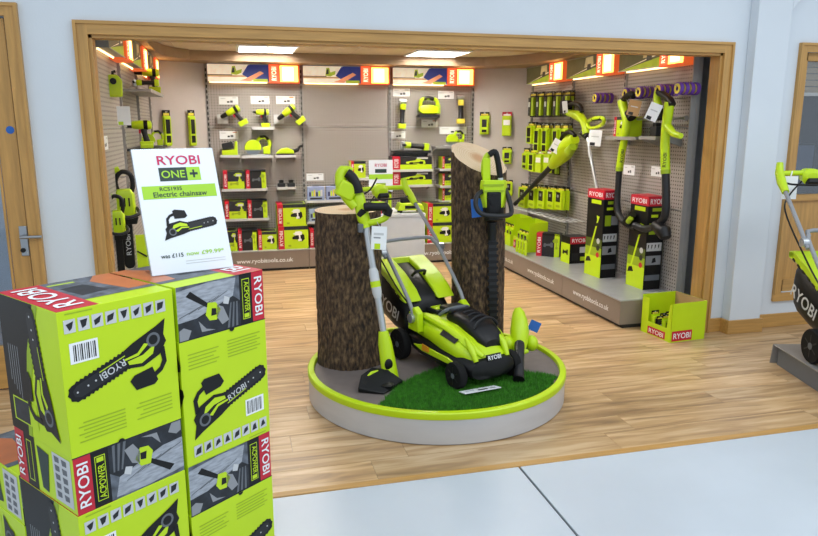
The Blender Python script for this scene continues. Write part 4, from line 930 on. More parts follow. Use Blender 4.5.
    m = MB(); m.tube(smooth_path(lo, 3), .0125, 'grey', 10); part('lower_handle', m, t)
    for s in (-1, 1):
        m = MB(); m.tube([(s * .215, .44, .625), (s * .215, .53, .715), (s * .205, .78, .93)], .0125, 'grey', 10); part('upper_tube', m, t)
        m = MB(); m.lathe([(.004, -.02), (.026, -.016), (.026, .016), (.004, .02)], 'silver', 12, Matrix.Translation((s * .222, .47, .655)) @ AX); part('clamp_knob', m, t)
        m = MB(); m.lathe([(.004, -.02), (.030, -.016), (.030, .016), (.004, .02)], 'silver', 12, Matrix.Translation((s * .20, .155, .30)) @ AX); part('pivot_knob', m, t)
        m = MB(); m.tube([(s * .205, .76, .912), (s * .203, .82, .965), (s * .195, .875, 1.02), (s * .19, .89, 1.08)], [.021, .027, .025, .019], 'lime', 12); part('handle_end', m, t)
    m = MB(); m.tube(smooth_path([(-.20, .86, 1.005), (-.17, .885, 1.015), (0, .89, 1.018), (.17, .885, 1.015), (.20, .86, 1.005)], 5), .016, 'lime', 12); part('handlebar', m, t)
    m = MB(); m.loft([sect(.845, .035, .955, 1.02), sect(.87, .055, .945, 1.045), sect(.92, .05, .96, 1.045)], 'lime'); sw = part('switch_box', m, t)
    m = MB(); m.box((.0, .845, .965), (.075, .05, .035), 'black', Matrix.Rotation(-.6, 3, 'X')); part('switch_lever', m, sw, bevel=.008)
    m = MB(); m.tube(smooth_path([(-.19, .87, .985), (-.15, .80, .955), (.15, .80, .955), (.19, .87, .985)], 4), .0065, 'black', 8); part('bail_lever', m, t)
    m = MB(); m.tube(smooth_path([(-.06, .86, .97), (-.14, .84, .88), (-.215, .72, .80), (-.222, .48, .60), (-.21, .25, .42), (-.12, .18, .30)], 5), .005, 'black', 6); part('cable', m, t)
    return t
MOW = mower('lime cordless lawn mower with grass box on the round platform', onZ(456, 388.5, PZ + .004) + Vector((.095, .345, 0)), R(17.6))

# price plate on the grass in front of the mower
t = T('price_plate', 'white price plate lying on the grass in front of the mower', 'price card', onZ(480, 390, PZ + .022), R(14), rot=(R(-12), 0, R(10)))
m = MB(); m.box((0, 0, .002), (.225, .078, .004), 'white'); pp = part('plate', m, t)
F = face((-.11, -.035, .004), XU, YU); m = MB(); m.rect(F, .09, .15, .008, .034, 'charcoal'); m.rect(F, .165, .20, .012, .03, 'grey'); m.rect(F, .02, .075, .03, .045, 'light_grey'); part('print', m, pp, smooth=False)

# ------------------------------------------------------------------ string trimmer leaning on the short log
def LP(px, py, Y): return onY(px, py, Y)
def swing_ticket(parent, px, py, wpx, hpx, Y, lean=0.0, dark='lime', string=None):
    c0 = LP(px, py, Y); k = (LP(px + 1, py, Y) - c0).length; w_, h_ = wpx * k, hpx * k; off = Vector(parent.location)
    Mx = Matrix.Translation(c0 - off) @ Matrix.Rotation(-YAW, 4, 'Z') @ Matrix.Rotation(lean, 4, 'Y')
    m = MB(Mx); m.bx(-w_ / 2, w_ / 2, -.001, .001, -h_ / 2, h_ / 2, 'white'); tg = part('price_ticket', m, parent, label='white price ticket')
    F = face(Mx @ Vector((-w_ / 2, -.001, -h_ / 2)), Mx.to_3x3() @ XU, Mx.to_3x3() @ ZU); m = MB(); m.rect(F, w_ * .22, w_ * .60, 0.002, h_ * .26, dark); m.rect(F, w_ * .15, w_ * .8, h_ * .62, h_ * .72, 'light_grey'); m.rect(F, w_ * .15, w_ * .6, h_ * .48, h_ * .54, 'grey'); part('print', m, tg, smooth=False)
    if string:
        m = MB(); m.tube([Mx @ Vector((0, 0, h_ / 2)), LP(*string) - off], .0016, 'light_grey', 5); part('string', m, tg)
    return tg
hd = onZ(380, 390, PZ)
t = T('string_trimmer', 'lime string trimmer with silver shaft leaning against the short log', 'trimmer', (hd.x, hd.y, PZ + .002))
def W3(m, name, parent=t, **k): return part(name, m, parent, world=True, **k)
def Yt(py): return 3.63 + (385 - py) / 165.0 * 0.20
def Pt(px, py, dy=0.0): return LP(px, py, Yt(py) + dy)
m = MB(); m.tube([Pt(384.5, 338), Pt(366, 226)], .020, 'silver', 12); W3(m, 'shaft')
m = MB(); m.tube([Pt(378, 298), Pt(377, 292), Pt(373.5, 272), Pt(372.5, 268)], [.021, .028, .028, .021], 'light_grey', 12); m.tube([Pt(376, 287), Pt(375, 281)], .0292, 'lime', 12); W3(m, 'shaft_coupling')
m = MB(); m.tube([Pt(383.2, 331), Pt(385, 343), Pt(388, 362), Pt(391, 380), Pt(391.5, 388)], [.028, .040, .045, .048, .044], 'lime', 16); hm = W3(m, 'head_motor')
m = MB(); c0 = Pt(387, 362); m.ell(c0 + Vector((0, -.044, 0)), (.024, .010, .034), 'black'); W3(m, 'vent_cover', t)
m = MB(); c0 = Pt(391, 384); m.box(c0 + Vector((.002, -.050, -.002)), (.06, .012, .020), 'black'); W3(m, 'motor_grille', t)
g0 = onZ(372, 388, PZ + .05)
gv = [onZ(x, y, PZ + z) for x, y, z in ((358, 388, .03), (361, 375, .07), (372, 367, .09), (388, 370, .09), (403, 380, .03), (384, 393, .012))]
m = MB(); bot = [Vector((p.x, p.y, max(PZ + .005, p.z - .055))) for p in gv]; m.loft([bot, gv], 'black'); W3(m, 'guard', bevel=.006)
m = MB(); a = Pt(366, 378, -.03); b = Pt(378, 371, -.02); m.tube([a, (a + b) / 2 + Vector((0, 0, .01)), b], [.007, .010, .007], 'lime', 8); W3(m, 'guard_trim')
m = MB(); m.lathe([(.004, 0), (.042, .004), (.045, .03), (.02, .04)], 'black', 18, Matrix.Translation(onZ(386, 389, PZ + .004))); W3(m, 'line_spool')
# handle: lime housing, looped rear grip, battery, front D handle
m = MB(); m.tube(smooth_path([Pt(366, 228), Pt(363, 216), Pt(358.5, 197), Pt(356, 186), Pt(352, 176)], 4), [.026] * 3 + [.036] * 6 + [.032] * 8, 'lime', 12); W3(m, 'handle_housing')
m = MB(); m.tube(smooth_path([Pt(347, 173, -.03), Pt(352, 177, -.035), Pt(357, 186, -.035), Pt(358.5, 193, -.03)], 4), .028, 'black', 12); W3(m, 'rear_grip')
m = MB(); m.tube(smooth_path([Pt(352, 172), Pt(345, 170), Pt(341, 176), Pt(342, 188), Pt(347, 198), Pt(355, 207)], 5), [.024] * 6 + [.034] * 10 + [.028] * 10, 'lime', 12); W3(m, 'battery_housing')
m = MB(); c0 = Pt(346, 190); m.box(c0, (.105, .09, .095), 'lime', Matrix.Rotation(.5, 3, 'Y')); W3(m, 'battery', bevel=.012)
dl = [Pt(360, 214), Pt(363, 208, -.03), Pt(372, 205, -.07), Pt(386, 205.5, -.07), Pt(388.5, 211, -.06), Pt(385, 218, -.04), Pt(374, 222, -.02), Pt(365, 222)]
m = MB(); m.tube(smooth_path(dl, 5, True), .019, 'lime', 10, True); fh = W3(m, 'front_handle')
m = MB(); m.tube([Pt(365, 207.5, -.055), Pt(370, 206.5, -.07), Pt(386, 206.5, -.075), Pt(388.5, 211, -.065), Pt(387, 215, -.055)], .026, 'black', 10); W3(m, 'handle_grip')
m = MB(); m.tube([Pt(364, 209, -.03), Pt(360, 216, -.01)], .0225, 'black', 10); W3(m, 'handle_grip')
m = MB(); m.tube(smooth_path([Pt(360, 196), Pt(370, 190), Pt(377, 178, -.02)], 4), .005, 'black', 6); W3(m, 'strap_loop')
m = MB(); m.box(Pt(360.5, 228), (.03, .04, .05), 'mid_grey'); W3(m, 'clamp', bevel=.005)
swing_ticket(t, 379, 238, 15, 23, Yt(236) - .05, 0.05, 'lime', (376, 220, Yt(222) - .03))

# ------------------------------------------------------------------ hedge trimmer hung on the tall log
HY = 4.04
base = LP(494, 330, HY)
t = T('hedge_trimmer', 'lime and black hedge trimmer hanging blade down on the tall log', 'hedge trimmer', (base.x, base.y, LP(494, 335, HY).z))
m = MB(); m.add([LP(x, y, HY + d) for d in (0, .008) for x, y in ((488.5, 236), (496.5, 236), (497, 334), (495, 338), (492, 338), (490, 334))], [[5, 4, 3, 2, 1, 0], [6, 7, 8, 9, 10, 11]] + [[i, (i + 1) % 6, (i + 1) % 6 + 6, i + 6] for i in range(6)], 'charcoal'); bl = W3(m, 'blade', t)
for k in range(15):
    y = 243 + k * 6.2; m = MB(); m.add([LP(x, yy, HY - .002 + d) for d in (0, .005) for x, yy in ((487.0, y + .5), (489, y - 1.2), (497.5, y - 1.2), (498.6, y), (497.5, y + 1.6), (489, y + 2.2))], [[5, 4, 3, 2, 1, 0], [6, 7, 8, 9, 10, 11]] + [[i, (i + 1) % 6, (i + 1) % 6 + 6, i + 6] for i in range(6)], 'black'); W3(m, 'tooth', t)
m = MB(); m.tube([LP(492, 240, HY - .02), LP(492, 222, HY - .02)], [.026, .03], 'black', 10); W3(m, 'blade_mount', t)
m = MB(); m.loft([[LP(x, y, HY + d) for x, d in ((484, -.05), (489, -.085), (499, -.085), (504, -.05), (502, .02), (486, .02))] for y, in ((221,), (205,), (192,))], 'black'); W3(m, 'gear_case', t, bevel=.008)
m = MB(); m.loft([[LP(494 + (x - 494) * s, y, HY + d) for x, d in ((480, -.03), (484, -.07), (504, -.07), (507, -.03), (505, .03), (482, .03))] for y, s in ((208, .8), (196, 1.0), (186, 1.02), (180, .95))], 'lime'); W3(m, 'motor_housing', t, bevel=.006)
for y in (185, 191): m = MB(); m.box(LP(493.5, y, HY - .073), (.135, .012, .010), 'lime_dark'); W3(m, 'vent_line', t)
m = MB(); m.prism([(0, 0), (.03, .0), (.05, .035), (.02, .06), (-.03, .05)], 0, .012, 'black'); c0 = LP(492, 205, HY - .092); m.v = [tuple(Vector(p) + c0) for p in m.v]; W3(m, 'front_badge', t)
m = MB(); m.tube(smooth_path([LP(487, 184, HY), LP(484, 172, HY), LP(485, 160, HY), LP(489, 154, HY)], 4), .019, 'lime', 10); W3(m, 'battery_side', t)
m = MB(); m.loft([[LP(487 + dx, y, HY + dd) for dx, dd in ((-4.5, -.03), (3.5, -.03), (3.5, .03), (-4.5, .03))] for y, in ((182,), (166,), (158,))], 'lime'); W3(m, 'battery', t, bevel=.006)
m = MB(); m.tube(smooth_path([LP(489, 155, HY - .02), LP(495, 152, HY - .03), LP(498, 162, HY - .03), LP(500, 176, HY - .03), LP(501, 184, HY - .03)], 5), .019, 'black', 12); W3(m, 'rear_grip', t)
m = MB(); m.tube([LP(500.5, 178, HY - .05), LP(500.8, 182, HY - .05)], .016, 'light_grey', 10); W3(m, 'lock_button', t)
m = MB(); m.tube(smooth_path([LP(484, 190, HY - .03), LP(477, 196, HY - .09), LP(476, 206, HY - .11), LP(482, 214, HY - .13), LP(497, 216, HY - .14), LP(509, 215, HY - .12), LP(511.5, 210, HY - .09), LP(508, 196, HY - .05), LP(504, 188, HY - .03)], 5), .015, 'charcoal', 12); W3(m, 'front_handle', t)
m = MB(); a = LP(477, 208, HY - .02); m.box(a, (.075, .003, .115), 'blue_tag', Matrix.Rotation(-.1, 3, 'Y')); W3(m, 'swing_tag', t, label='blue swing tag')

# ------------------------------------------------------------------ leaf blower standing on the platform
tip = onZ(515, 381, PZ + .03)
t = T('leaf_blower', 'small lime leaf blower with black nozzle on the platform grass edge', 'leaf blower', (tip.x, tip.y, PZ + .026))
bc = LP(516, 341, 3.70); up = LP(514, 309, 3.80)
ax = (bc - tip).normalized()
m = MB(); m.tube([tip, tip + (bc - tip) * .5, bc], [.031, .029, .032], 'charcoal', 16); m.tube([tip - ax * .002, tip + ax * .012], .033, 'black', 16); W3(m, 'nozzle', t)
m = MB(); m.tube([LP(515, 354, 3.665), LP(516, 343, 3.70), LP(516, 332, 3.735), LP(516, 322, 3.765), LP(515, 313, 3.79), LP(514, 308.5, 3.80)], [.034, .052, .058, .050, .036, .018], 'lime', 18); W3(m, 'body', t)
m = MB()
m.ell(LP(504, 345, 3.72), (.040, .05, .05), 'lime'); W3(m, 'intake_shroud', t)
m = MB(); m.ell(LP(528, 344, 3.72), (.040, .05, .05), 'lime'); W3(m, 'battery_housing', t)
m = MB(); m.tube([LP(507, 352, 3.66), LP(515, 355, 3.64), LP(524, 352, 3.66)], [.012, .016, .012], 'lime', 10); W3(m, 'collar', t)
m = MB(); a = LP(531, 327, 3.78); m.box(a, (.075, .003, .065), 'blue_tag', Matrix.Rotation(.45, 3, 'Y')); W3(m, 'swing_tag', t, label='blue swing tag')
m = MB(); m.tube([LP(524, 335, 3.77), LP(527, 330, 3.78)], .0018, 'light_grey', 5); W3(m, 'string', t)
m = MB(); c0 = tip + (bc - tip) * 1.02; m.tube([c0 + Vector((0.0, .02, -.03)), Vector((c0.x, c0.y + .03, PZ + .008))], [.03, .04], 'black', 12); W3(m, 'rest_foot', t)

t.location = Vector(t.location) + Vector((.028, .012, 0))

# ------------------------------------------------------------------ grey pedestal with small display behind the mower
PY = 6.0
x0 = onY(372, 214, PY).x; x1 = onY(425, 214, PY).x; pz = onY(398, 214, PY).z
t = T('display_pedestal', 'plain grey square pedestal standing behind the lawn mower', 'pedestal', ((x0 + x1) / 2, PY + .24, 0)); wd = x1 - x0
m = MB(); m.bx(-wd / 2, wd / 2, -.24, .24, 0.02, pz - .03, 'light_grey'); part('body', m, t, bevel=.004)
m = MB(); m.bx(-wd / 2 - .004, wd / 2 + .004, -.244, .244, pz - .03, pz, 'light_grey'); part('top_board', m, t, bevel=.003)
m = MB(); m.bx(-wd / 2 + .02, wd / 2 - .02, -.22, .22, 0, .02, 'charcoal'); part('base', m, t)
def ped(px, py, dy): return onY(px, py, PY + dy)
def stand_box(px0, px1, hpx, dy, label, style, d_=.16):
    a, b = onY(px0, 214, PY + dy).x, onY(px1, 214, PY + dy).x; k = (b - a) / (px1 - px0)
    return carton(label, None, ((a + b) / 2, PY + dy, pz + .001), 0, b - a, d_, hpx * k, style, band=.3)
stand_box(377.5, 391.5, 21, .06, 'small charcoal carton with red band on the grey pedestal', 1, .12)
# lime charger set on the pedestal
t = T('charger_set', 'lime charger with black feet on the grey pedestal', 'charger', (ped(410, 212, .08).x, PY + .10, pz))
m = MB()
for sx in (-1, 1):
    for sy in (-1, 1): m.box((sx * .09, sy * .05, .012), (.02, .02, .024), 'black')
part('foot', m, t)
m = MB(); m.prism([(-.125, .024), (.125, .024), (.11, .075), (.03, .095), (-.10, .09)], -.07, .07, 'lime'); part('body', m, t, bevel=.008)
m = MB(); m.box((.0, -.072, .055), (.12, .006, .028), 'black'); part('front_panel', m, t)
m = MB(); m.box((-.04, 0, .115), (.09, .07, .05), 'black'); part('battery', m, t, bevel=.008)
# poster on a post
t = T('poster_stand', 'small white and lime poster on a post above the pedestal', 'sign', (ped(378, 212, .34).x, PY + .20, pz))
zt = onY(378, 160, PY + .2).z - pz; zb = onY(378, 192, PY + .2).z - pz; hw = (onY(390.5, 170, PY + .2).x - onY(366.5, 170, PY + .2).x) / 2
m = MB(); m.lathe([(.002, 0), (.05, 0), (.05, .006), (.002, .006)], 'steel', 20); part('base', m, t)
m = MB(); m.tube([(0, .006, .005), (0, .006, zt - .03)], .006, 'steel', 8); part('post', m, t)
m = MB(); m.bx(-hw, hw, -.004, 0, zb, zt, 'paper'); pn = part('panel', m, t)
F = face((-hw, -.004, zb), XU, ZU); hh = zt - zb; wd = 2 * hw; m = MB(); m.rect(F, 0, wd, hh * .40, hh * .56, 'print_green'); m.rect(F, wd * .26, wd * .74, hh * .60, hh * .72, 'print_dark'); m.rect(F, wd * .30, wd * .7, hh * .12, hh * .28, 'lime_dark'); part('print', m, pn, smooth=False)
lettering(pn, RY, 'magenta', (0, -.0045, zb + hh * .84), XU, ZU, hh * .10, wid=wd * .5)

# ------------------------------------------------------------------ dump bin on the timber floor
A = onZ(670, 343); Bq = onZ(705, 339)
bh = math.atan2(Bq.y - A.y, Bq.x - A.x) + R(2); bw_ = (Bq - A).length
t = T('dump_bin', 'open lime cardboard bin of small packs on the timber floor', 'display bin', A, bh); BD = .34; BH = .30
m = MB()
m.bx(0, bw_, 0, .004, 0, BH, 'lime_card'); part('front_panel', m, t)
m = MB(); m.prism([(0, 0), (.07, 0), (.25, 0), (BD, 0), (BD, BH * .95), (BD - .08, BH * .95), (BD - .08, BH * .34), (.05, BH * .34), (.03, BH * .95), (0, BH)], 0, .004, 'lime_card', axis='x'); part('open_side', m, t)
m = MB(); m.bx(bw_ - .004, bw_, 0, BD, 0, BH, 'lime_card'); m.bx(bw_ - .0055, bw_ - .0042, .004, BD - .004, .004, BH, 'kraft'); part('end_panel', m, t)
m = MB(); m.bx(0, bw_, BD - .004, BD, 0, BH, 'lime_card'); part('rear_panel', m, t)
m = MB(); m.bx(.004, bw_ - .004, .004, BD - .004, 0, .006, 'kraft'); part('floor_panel', m, t)
m = MB(); F = face((0, 0, 0), XU, ZU); m.rect(F, .01, bw_ * .62, .008, BH * .29, 'red'); lb = part('label_band', m, t, smooth=False, label='red brand panel')
lettering(lb, RY, 'white', (.01 + (bw_ * .62 - .01) / 2, -.001, BH * .16), XU, ZU, BH * .15, wid=bw_ * .5)
m = MB(); F = face((0, BD, 0), -YU, ZU); m.rect(F, .08, BD - .06, .008, BH * .22, 'red'); lb = part('label_band', m, t, smooth=False)
lettering(lb, RY, 'white', (-.0008, BD / 2 - .01, BH * .12), -YU, ZU, BH * .12, wid=BD * .48)
BM = Matrix.Translation(A) @ Matrix.Rotation(bh, 4, 'Z')
for i in range(4):
    for j in range(2):
        p = BM @ Vector((.05 + j * .085, .06 + i * .062, .008)); pack('small lime accessory pack standing in the lime dump bin', 'packs in the dump bin', p + Vector((0, 0, 0)), bh + PI / 2 * -1 + R(90), .07, .15 + .03 * ((i + j) % 2), 0 if (i + j) % 2 else 2, .03)

# ------------------------------------------------------------------ second mower on its steel ramp at the right
RL_ = Vector((3.593, 2.976, 0)); RT = R(-15)
t = T('display_ramp', 'folded grey steel display stand under the mower beside the office window', 'stand', RL_, RT)
m = MB(); m.bx(-.27, .30, -.52, .72, .134, .14, 'metal_grey'); part('top_plate', m, t)
m = MB(); m.prism([(.72, .14), (.74, 0), (.734, 0), (.714, .134)], -.27, .30, 'metal_grey', axis='x'); part('rear_lip', m, t)
m = MB(); m.prism([(-.52, .14), (-.54, 0), (-.534, 0), (-.514, .134)], -.27, .30, 'metal_grey', axis='x'); part('front_lip', m, t)
m = MB(); m.bx(-.24, -.235, -.50, .70, 0, .134, 'mid_grey'); part('side_plate', m, t)
m2 = mower('lime cordless lawn mower on a steel stand beside the office window', RL_ + Vector((0, 0, .1405)), RT); m2.scale = (1.12, 1.12, 1.12)
m = MB(Matrix.Translation((-.13, .86, .93))); m.bx(-.045, .045, -.001, .001, -.07, .07, 'white'); tg = part('price_ticket', m, m2, label='white price ticket')
m = MB(); m.tube([(-.13, .86, 1.0), (-.12, .87, 1.03)], .004, 'white', 5); part('string', m, tg)

# ------------------------------------------------------------------ back wall, drill bay
DRB = 'the drill bay'
price_card(WB, 228.5, 100.5, 19, 8, 'white price card above the tilted drill next to the corner panel')
price_card(WB, 260, 100, 19, 8, 'white price card above the small impact driver')
price_card(WB, 285.5, 100, 19, 8, 'white price card above the tilted drill next to the bare bay', tint='amber')
price_card(WB, 229, 135, 19, 8, 'white price card with pink corner above the lime charger', tint='skin')
def bracket_block(px, py, off=.06):
    u, z = WB.uz(px, py, off); m = MB(); m.bx(u - .055, u + .055, -off, 0, z - .05, z + .05, 'light_grey'); bay_child(WB, 'tool_bracket', m, u)
bracket_block(222.5, 119); bracket_block(279, 119)
drill('lime drill tilted on its bracket next to the corner panel', WB.at(231.5, 111.5, .10), 0, R(-28), 1.08)
drill('lime drill tilted on its bracket next to the bare bay', WB.at(287.5, 111.5, .10), 0, R(-38), 1.12)
u0, u1, z = shelf(WB, 252, 274, 127.5, .16)
drill('small lime impact driver standing on a short shelf', WB.pt((u0 + u1) / 2 - .01, z + .176 * .95, .08), 0, 0, .95, 'impact_driver', 'drill', True)
u0, u1, z = shelf(WB, 220, 240, 155.5, .16)
t = T('battery_charger', 'lime and black battery charger on a short shelf below a price card', 'charger', WB.pt((u0 + u1) / 2, z + .001, .08))
m = MB(); m.prism([(-.085, 0), (.085, 0), (.085, .15), (.06, .15), (.05, .06), (-.085, .05)], -.05, .05, 'lime'); part('body', m, t, bevel=.006)
m = MB(); m.box((-.02, 0, .10), (.12, .08, .075), 'charcoal', Matrix.Rotation(-.2, 3, 'Y')); part('battery', m, t, bevel=.008)
u0, u1, z = shelf(WB, 242, 273, 156, .20)
circ_saw('lime mitre saw with silver blade on the drill bay shelf', WB.pt((u0 + u1) / 2, z + .001, .10), 0, 1.08, 'mitre_saw')
u0, u1, z = shelf(WB, 276, 296, 155.5, .16)
t = T('palm_sander', 'low lime sander with black nose on a short shelf', 'sander', WB.pt((u0 + u1) / 2, z + .001, .08))
m = MB(); m.box((0, 0, .008), (.20, .08, .016), 'charcoal'); part('sanding_pad', m, t)
m = MB(); m.prism([(-.11, .016), (.10, .016), (.09, .055), (.02, .085), (-.05, .07)], -.04, .04, 'lime'); part('body', m, t, bevel=.012)
m = MB(); m.tube(smooth_path([(.09, 0, .04), (.14, 0, .06), (.17, 0, .10), (.20, 0, .09)], 4), [.022] * 5 + [.014] * 8, 'black', 10); part('hose_spout', m, t)
def shelf_cartons(wall, sh, off, d_, items, label, group, z=None):
    for px0, px1, hpx, style in items: wall_carton(wall, px0, px1, hpx, (sh[2] if sh else z), off, d_, (('lime and dark ' if style == 0 else 'charcoal ') if len(items) > 1 else '') + label, group, style)
sh = shelf(WB, 222, 268, 189.5, .26); shelf_cartons(WB, sh, .25, .2, [(223.5, 245, 18, 0), (246, 266.5, 18, 1)], 'small tool carton on the upper carton shelf of the drill bay', 'cartons on the upper drill bay shelf')
sh = shelf(WB, 224, 269.5, 219.5, .26); shelf_cartons(WB, sh, .25, .2, [(225, 247, 18, 0), (248, 268, 18, 1)], 'small tool carton on the lower carton shelf of the drill bay', 'cartons on the lower drill bay shelf')
u0, u1, z = shelf(WB, 277, 296.5, 187.5, .14)
for k in (-1, 1):
    t = T('battery_pack', 'black battery pack standing on a short shelf above the large cartons', 'battery', WB.pt((u0 + u1) / 2 + k * .055, z + .001, .07), group='battery packs on the short shelf')
    m = MB(); m.box((0, 0, .022), (.085, .07, .044), 'charcoal'); part('body', m, t, bevel=.005)
    m = MB(); m.box((0, 0, .062), (.05, .045, .036), 'black'); part('terminal_stem', m, t, bevel=.005)
shelf_cartons(WB, None, .34, .25, [(226, 238, 20, 0)], 'tool carton on the plinth beside the chainsaw price sign', 'cartons along the drill bay plinth', PH)
shelf_cartons(WB, None, .34, .25, [(238.5, 257.5, 20, 1)], 'charcoal tool carton on the plinth of the drill bay', None, PH)
shelf_cartons(WB, None, .34, .25, [(258.5, 277.5, 18, 2)], 'lime tool carton with dark top on the plinth of the drill bay', None, PH)
c1, u0, u1, h_ = wall_carton(WB, 278.5, 309, 22.5, PH, .36, .28, 'large lime carton on the plinth below another large carton', None, 2)
wall_carton(WB, 277.5, 306.5, 22, PH + h_ + .002, .36, .28, 'large lime carton stacked on top of another large carton', None, 2)
# bare bay
wall_carton(WB, 310, 330, 18, PH, .34, .25, 'tool carton on the plinth of the bare bay behind the short log', None, 1)
price_card(WB, 315, 177, 17, 7, 'white price card above the clear accessory cases')
sh = shelf(WB, 306, 345, 201, .20)
def clear_case(px0, px1, hpx, z, off, label, group):
    u0, u1 = WB.uz(px0, 195, off)[0], WB.uz(px1, 195, off)[0]; k = (u1 - u0) / (px1 - px0); h_ = hpx * k; w_ = u1 - u0 - .01
    t = T('accessory_case', label, 'case', WB.pt((u0 + u1) / 2, z + .001, off), 0, group)
    m = MB(); m.bx(-w_ / 2, w_ / 2, 0, .06, 0, h_, 'clear_pack'); part('case', m, t, bevel=.006)
    m = MB(); F = face((-w_ / 2, 0, 0), XU, ZU)
    for i, ky in enumerate(('navy', 'lime', 'yellow', 'charcoal', 'lime', 'light_grey')): m.rect(F, w_ * (.10 + .135 * i), w_ * (.20 + .135 * i), h_ * .30, h_ * (.6 + .08 * (i % 3)), ky)
    m.rect(F, w_ * .15, w_ * .85, h_ * .08, h_ * .2, 'charcoal'); part('contents', m, t, smooth=False)
    m = MB(); m.box((0, .02, h_ + .008), (w_ * .4, .03, .016), 'mid_grey'); part('carry_handle', m, t, bevel=.004)
    return t
clear_case(307, 325, 14, sh[2], .19, 'clear blue accessory case next to the drill bay on the upper shelf', 'accessory cases on the bare bay shelves'); clear_case(326, 344, 14, sh[2], .19, 'clear blue accessory case next to the poster on the upper shelf', 'accessory cases on the bare bay shelves')
sh = shelf(WB, 307, 346, 222, .20)
clear_case(308, 326, 13, sh[2], .19, 'clear blue accessory case next to the drill bay on the lower shelf', 'accessory cases on the lower bare bay shelf'); clear_case(327, 345, 13, sh[2], .19, 'clear blue accessory case next to the poster on the lower shelf', 'accessory cases on the lower bare bay shelf')
sh = shelf(WB, 348, 372, 178.5, .22); wall_carton(WB, 351, 366, 17, sh[2], .20, .16, 'red-banded carton on a shelf beside the white poster', None, 2)
# saw bay
price_card(WB, 401.5, 92.5, 17, 8, 'blank white price card above the hanging multi tool')
price_card(WB, 446, 95, 16, 8, 'white price card beside the yellow screwdriver tool')
price_card(WB, 397.5, 135, 16, 7, 'white price card left behind the angle grinder')
price_card(WB, 453, 130.5, 27, 7, 'wide white price card above the tilted shelf by the tall log')
price_card(WB, 429.5, 123.5, 16, 8, 'pinkish price card under the lime jigsaw', tint='skin')
hook(WB, WB.uz(403, 103, 0)[0], WB.uz(403, 103, 0)[1], .12)
grinder('slim multi tool hanging upright with lime battery', WB.at(403, 105, .09), 0, R(90 + 4), 1.18, 'lime', False, 'multi_tool', 'multi tool')
u0, u1, z = shelf(WB, 419.5, 440, 115.5, .16, 'charcoal'); jigsaw('lime jigsaw on a dark shelf under the backlit header', WB.pt((u0 + u1) / 2, z + .001, .08), 0, 1.15)
hook(WB, WB.uz(461, 99, 0)[0], WB.uz(461, 99, 0)[1], .12)
grinder('yellow and black tool hanging upright beside the red edge', WB.at(461, 101, .09), 0, R(90), 1.15, 'yellow', False, 'multi_tool', 'multi tool')
u0, u1, z = shelf(WB, 394, 431, 151, .18, 'charcoal'); grinder('lime angle grinder with side handle on the dark saw bay shelf', WB.pt((u0 + u1) / 2 - .06, z + .065, .10), 0, R(6), 1.2)
u0, u1, z = shelf(WB, 436, 470, 146.5, .20, 'metal_grey'); circ_saw('lime circular saw on the grey shelf behind the tall log', WB.pt((u0 + u1) / 2 + .05, z + .001, .10), 0, .9)
sh = shelf(WB, 391, 433, 170, .24); wall_carton(WB, 392, 432, 13, sh[2], .22, .18, 'long dark saw carton on the upper long shelf of the saw bay', None, 3)
sh = shelf(WB, 391, 433, 185.5, .24); wall_carton(WB, 392, 432, 13, sh[2], .22, .18, 'long dark saw carton on the lower long shelf of the saw bay', None, 3)
for py, l in ((169, 'upper'), (186, 'middle'), (201, 'lower')):
    sh = shelf(WB, 440, 470, py, .22); shelf_cartons(WB, sh, .20, .16, [(442, 454, 12, 0), (455, 467, 12, 1)], 'small red-banded carton on the %s short shelf beside the tall log' % l, 'cartons on the %s short shelf' % l)
c1, u0, u1, h_ = wall_carton(WB, 427, 454, 20, PH, .36, .28, 'large lime carton on the saw bay plinth beside the pedestal', None, 2)
wall_carton(WB, 427.5, 453, 19, PH + h_ + .002, .36, .28, 'large lime carton stacked on another beside the pedestal', None, 2)
wall_carton(WB, 398, 424, 18, PH, .36, .26, 'dark carton on the saw bay plinth behind the grey pedestal', None, 3)
wall_carton(WB, 456, 474, 20, PH, .36, .26, 'tool carton on the saw bay plinth hidden by the tall log', None, 0)

# ------------------------------------------------------------------ right corner and accessory wall
g = 'battery packs on the corner panel'
for px, y0, y1, l, k in ((484.5, 112, 134.5, 'lime battery pack on the corner panel nearest the saw bay', 0), (507, 112, 136, 'lime battery pack with red top on the corner panel', 3), (507, 147, 164, 'lime pack hanging below the red-topped pack on the corner panel', 0), (508, 180, 196, 'lime pack at the bottom of the corner panel', 4)):
    hang_pack(WRC, px, y0, y1, 11, l, g, k, .06, 1, .03)
ORD = 'first second third fourth fifth'.split()
rowA = 'dark bit packs in the top row'
for i_, px in enumerate((531, 539, 547, 556, 565)): hang_pack(WR, px, 92 - (px - 531) * .05, 117 - (px - 531) * .02, 7.0, 'dark bit pack in the top row, %s from the back corner' % ORD[i_], rowA, 2, .16, 2)
rowB = 'long lime cases in the second row'
for i_, (px, y0, y1) in enumerate(((529, 122, 144), (536.5, 123, 153), (544.5, 123, 154), (555, 123, 155), (563, 123, 156))): hang_pack(WR, px, y0, y1, 6.6, 'long lime bit case in the second row, %s from the back corner' % ORD[i_], rowB, 1, .15, 2)
rowC = 'packs in the third row'
for px, y0, y1, k in ((524.5, 148, 170, 0), (531, 149, 172, 1)): hang_pack(WR, px, y0, y1, 6.6, ['lime blade pack nearest the back corner in the third row', 'lime and charcoal case beside the red-topped packs in the third row'][k], rowC, k, .15, 1)
for i_, px in enumerate((538.5, 546.5)): hang_pack(WR, px, 150, 173, 7.5, 'red-topped pack in the third row, %s from the back corner' % ORD[i_], 'red labelled packs', 3, .16, 2)
hang_pack(WR, 555, 150, 175, 7, 'grey-lime pack at the end of the third accessory row', None, 2, .15)
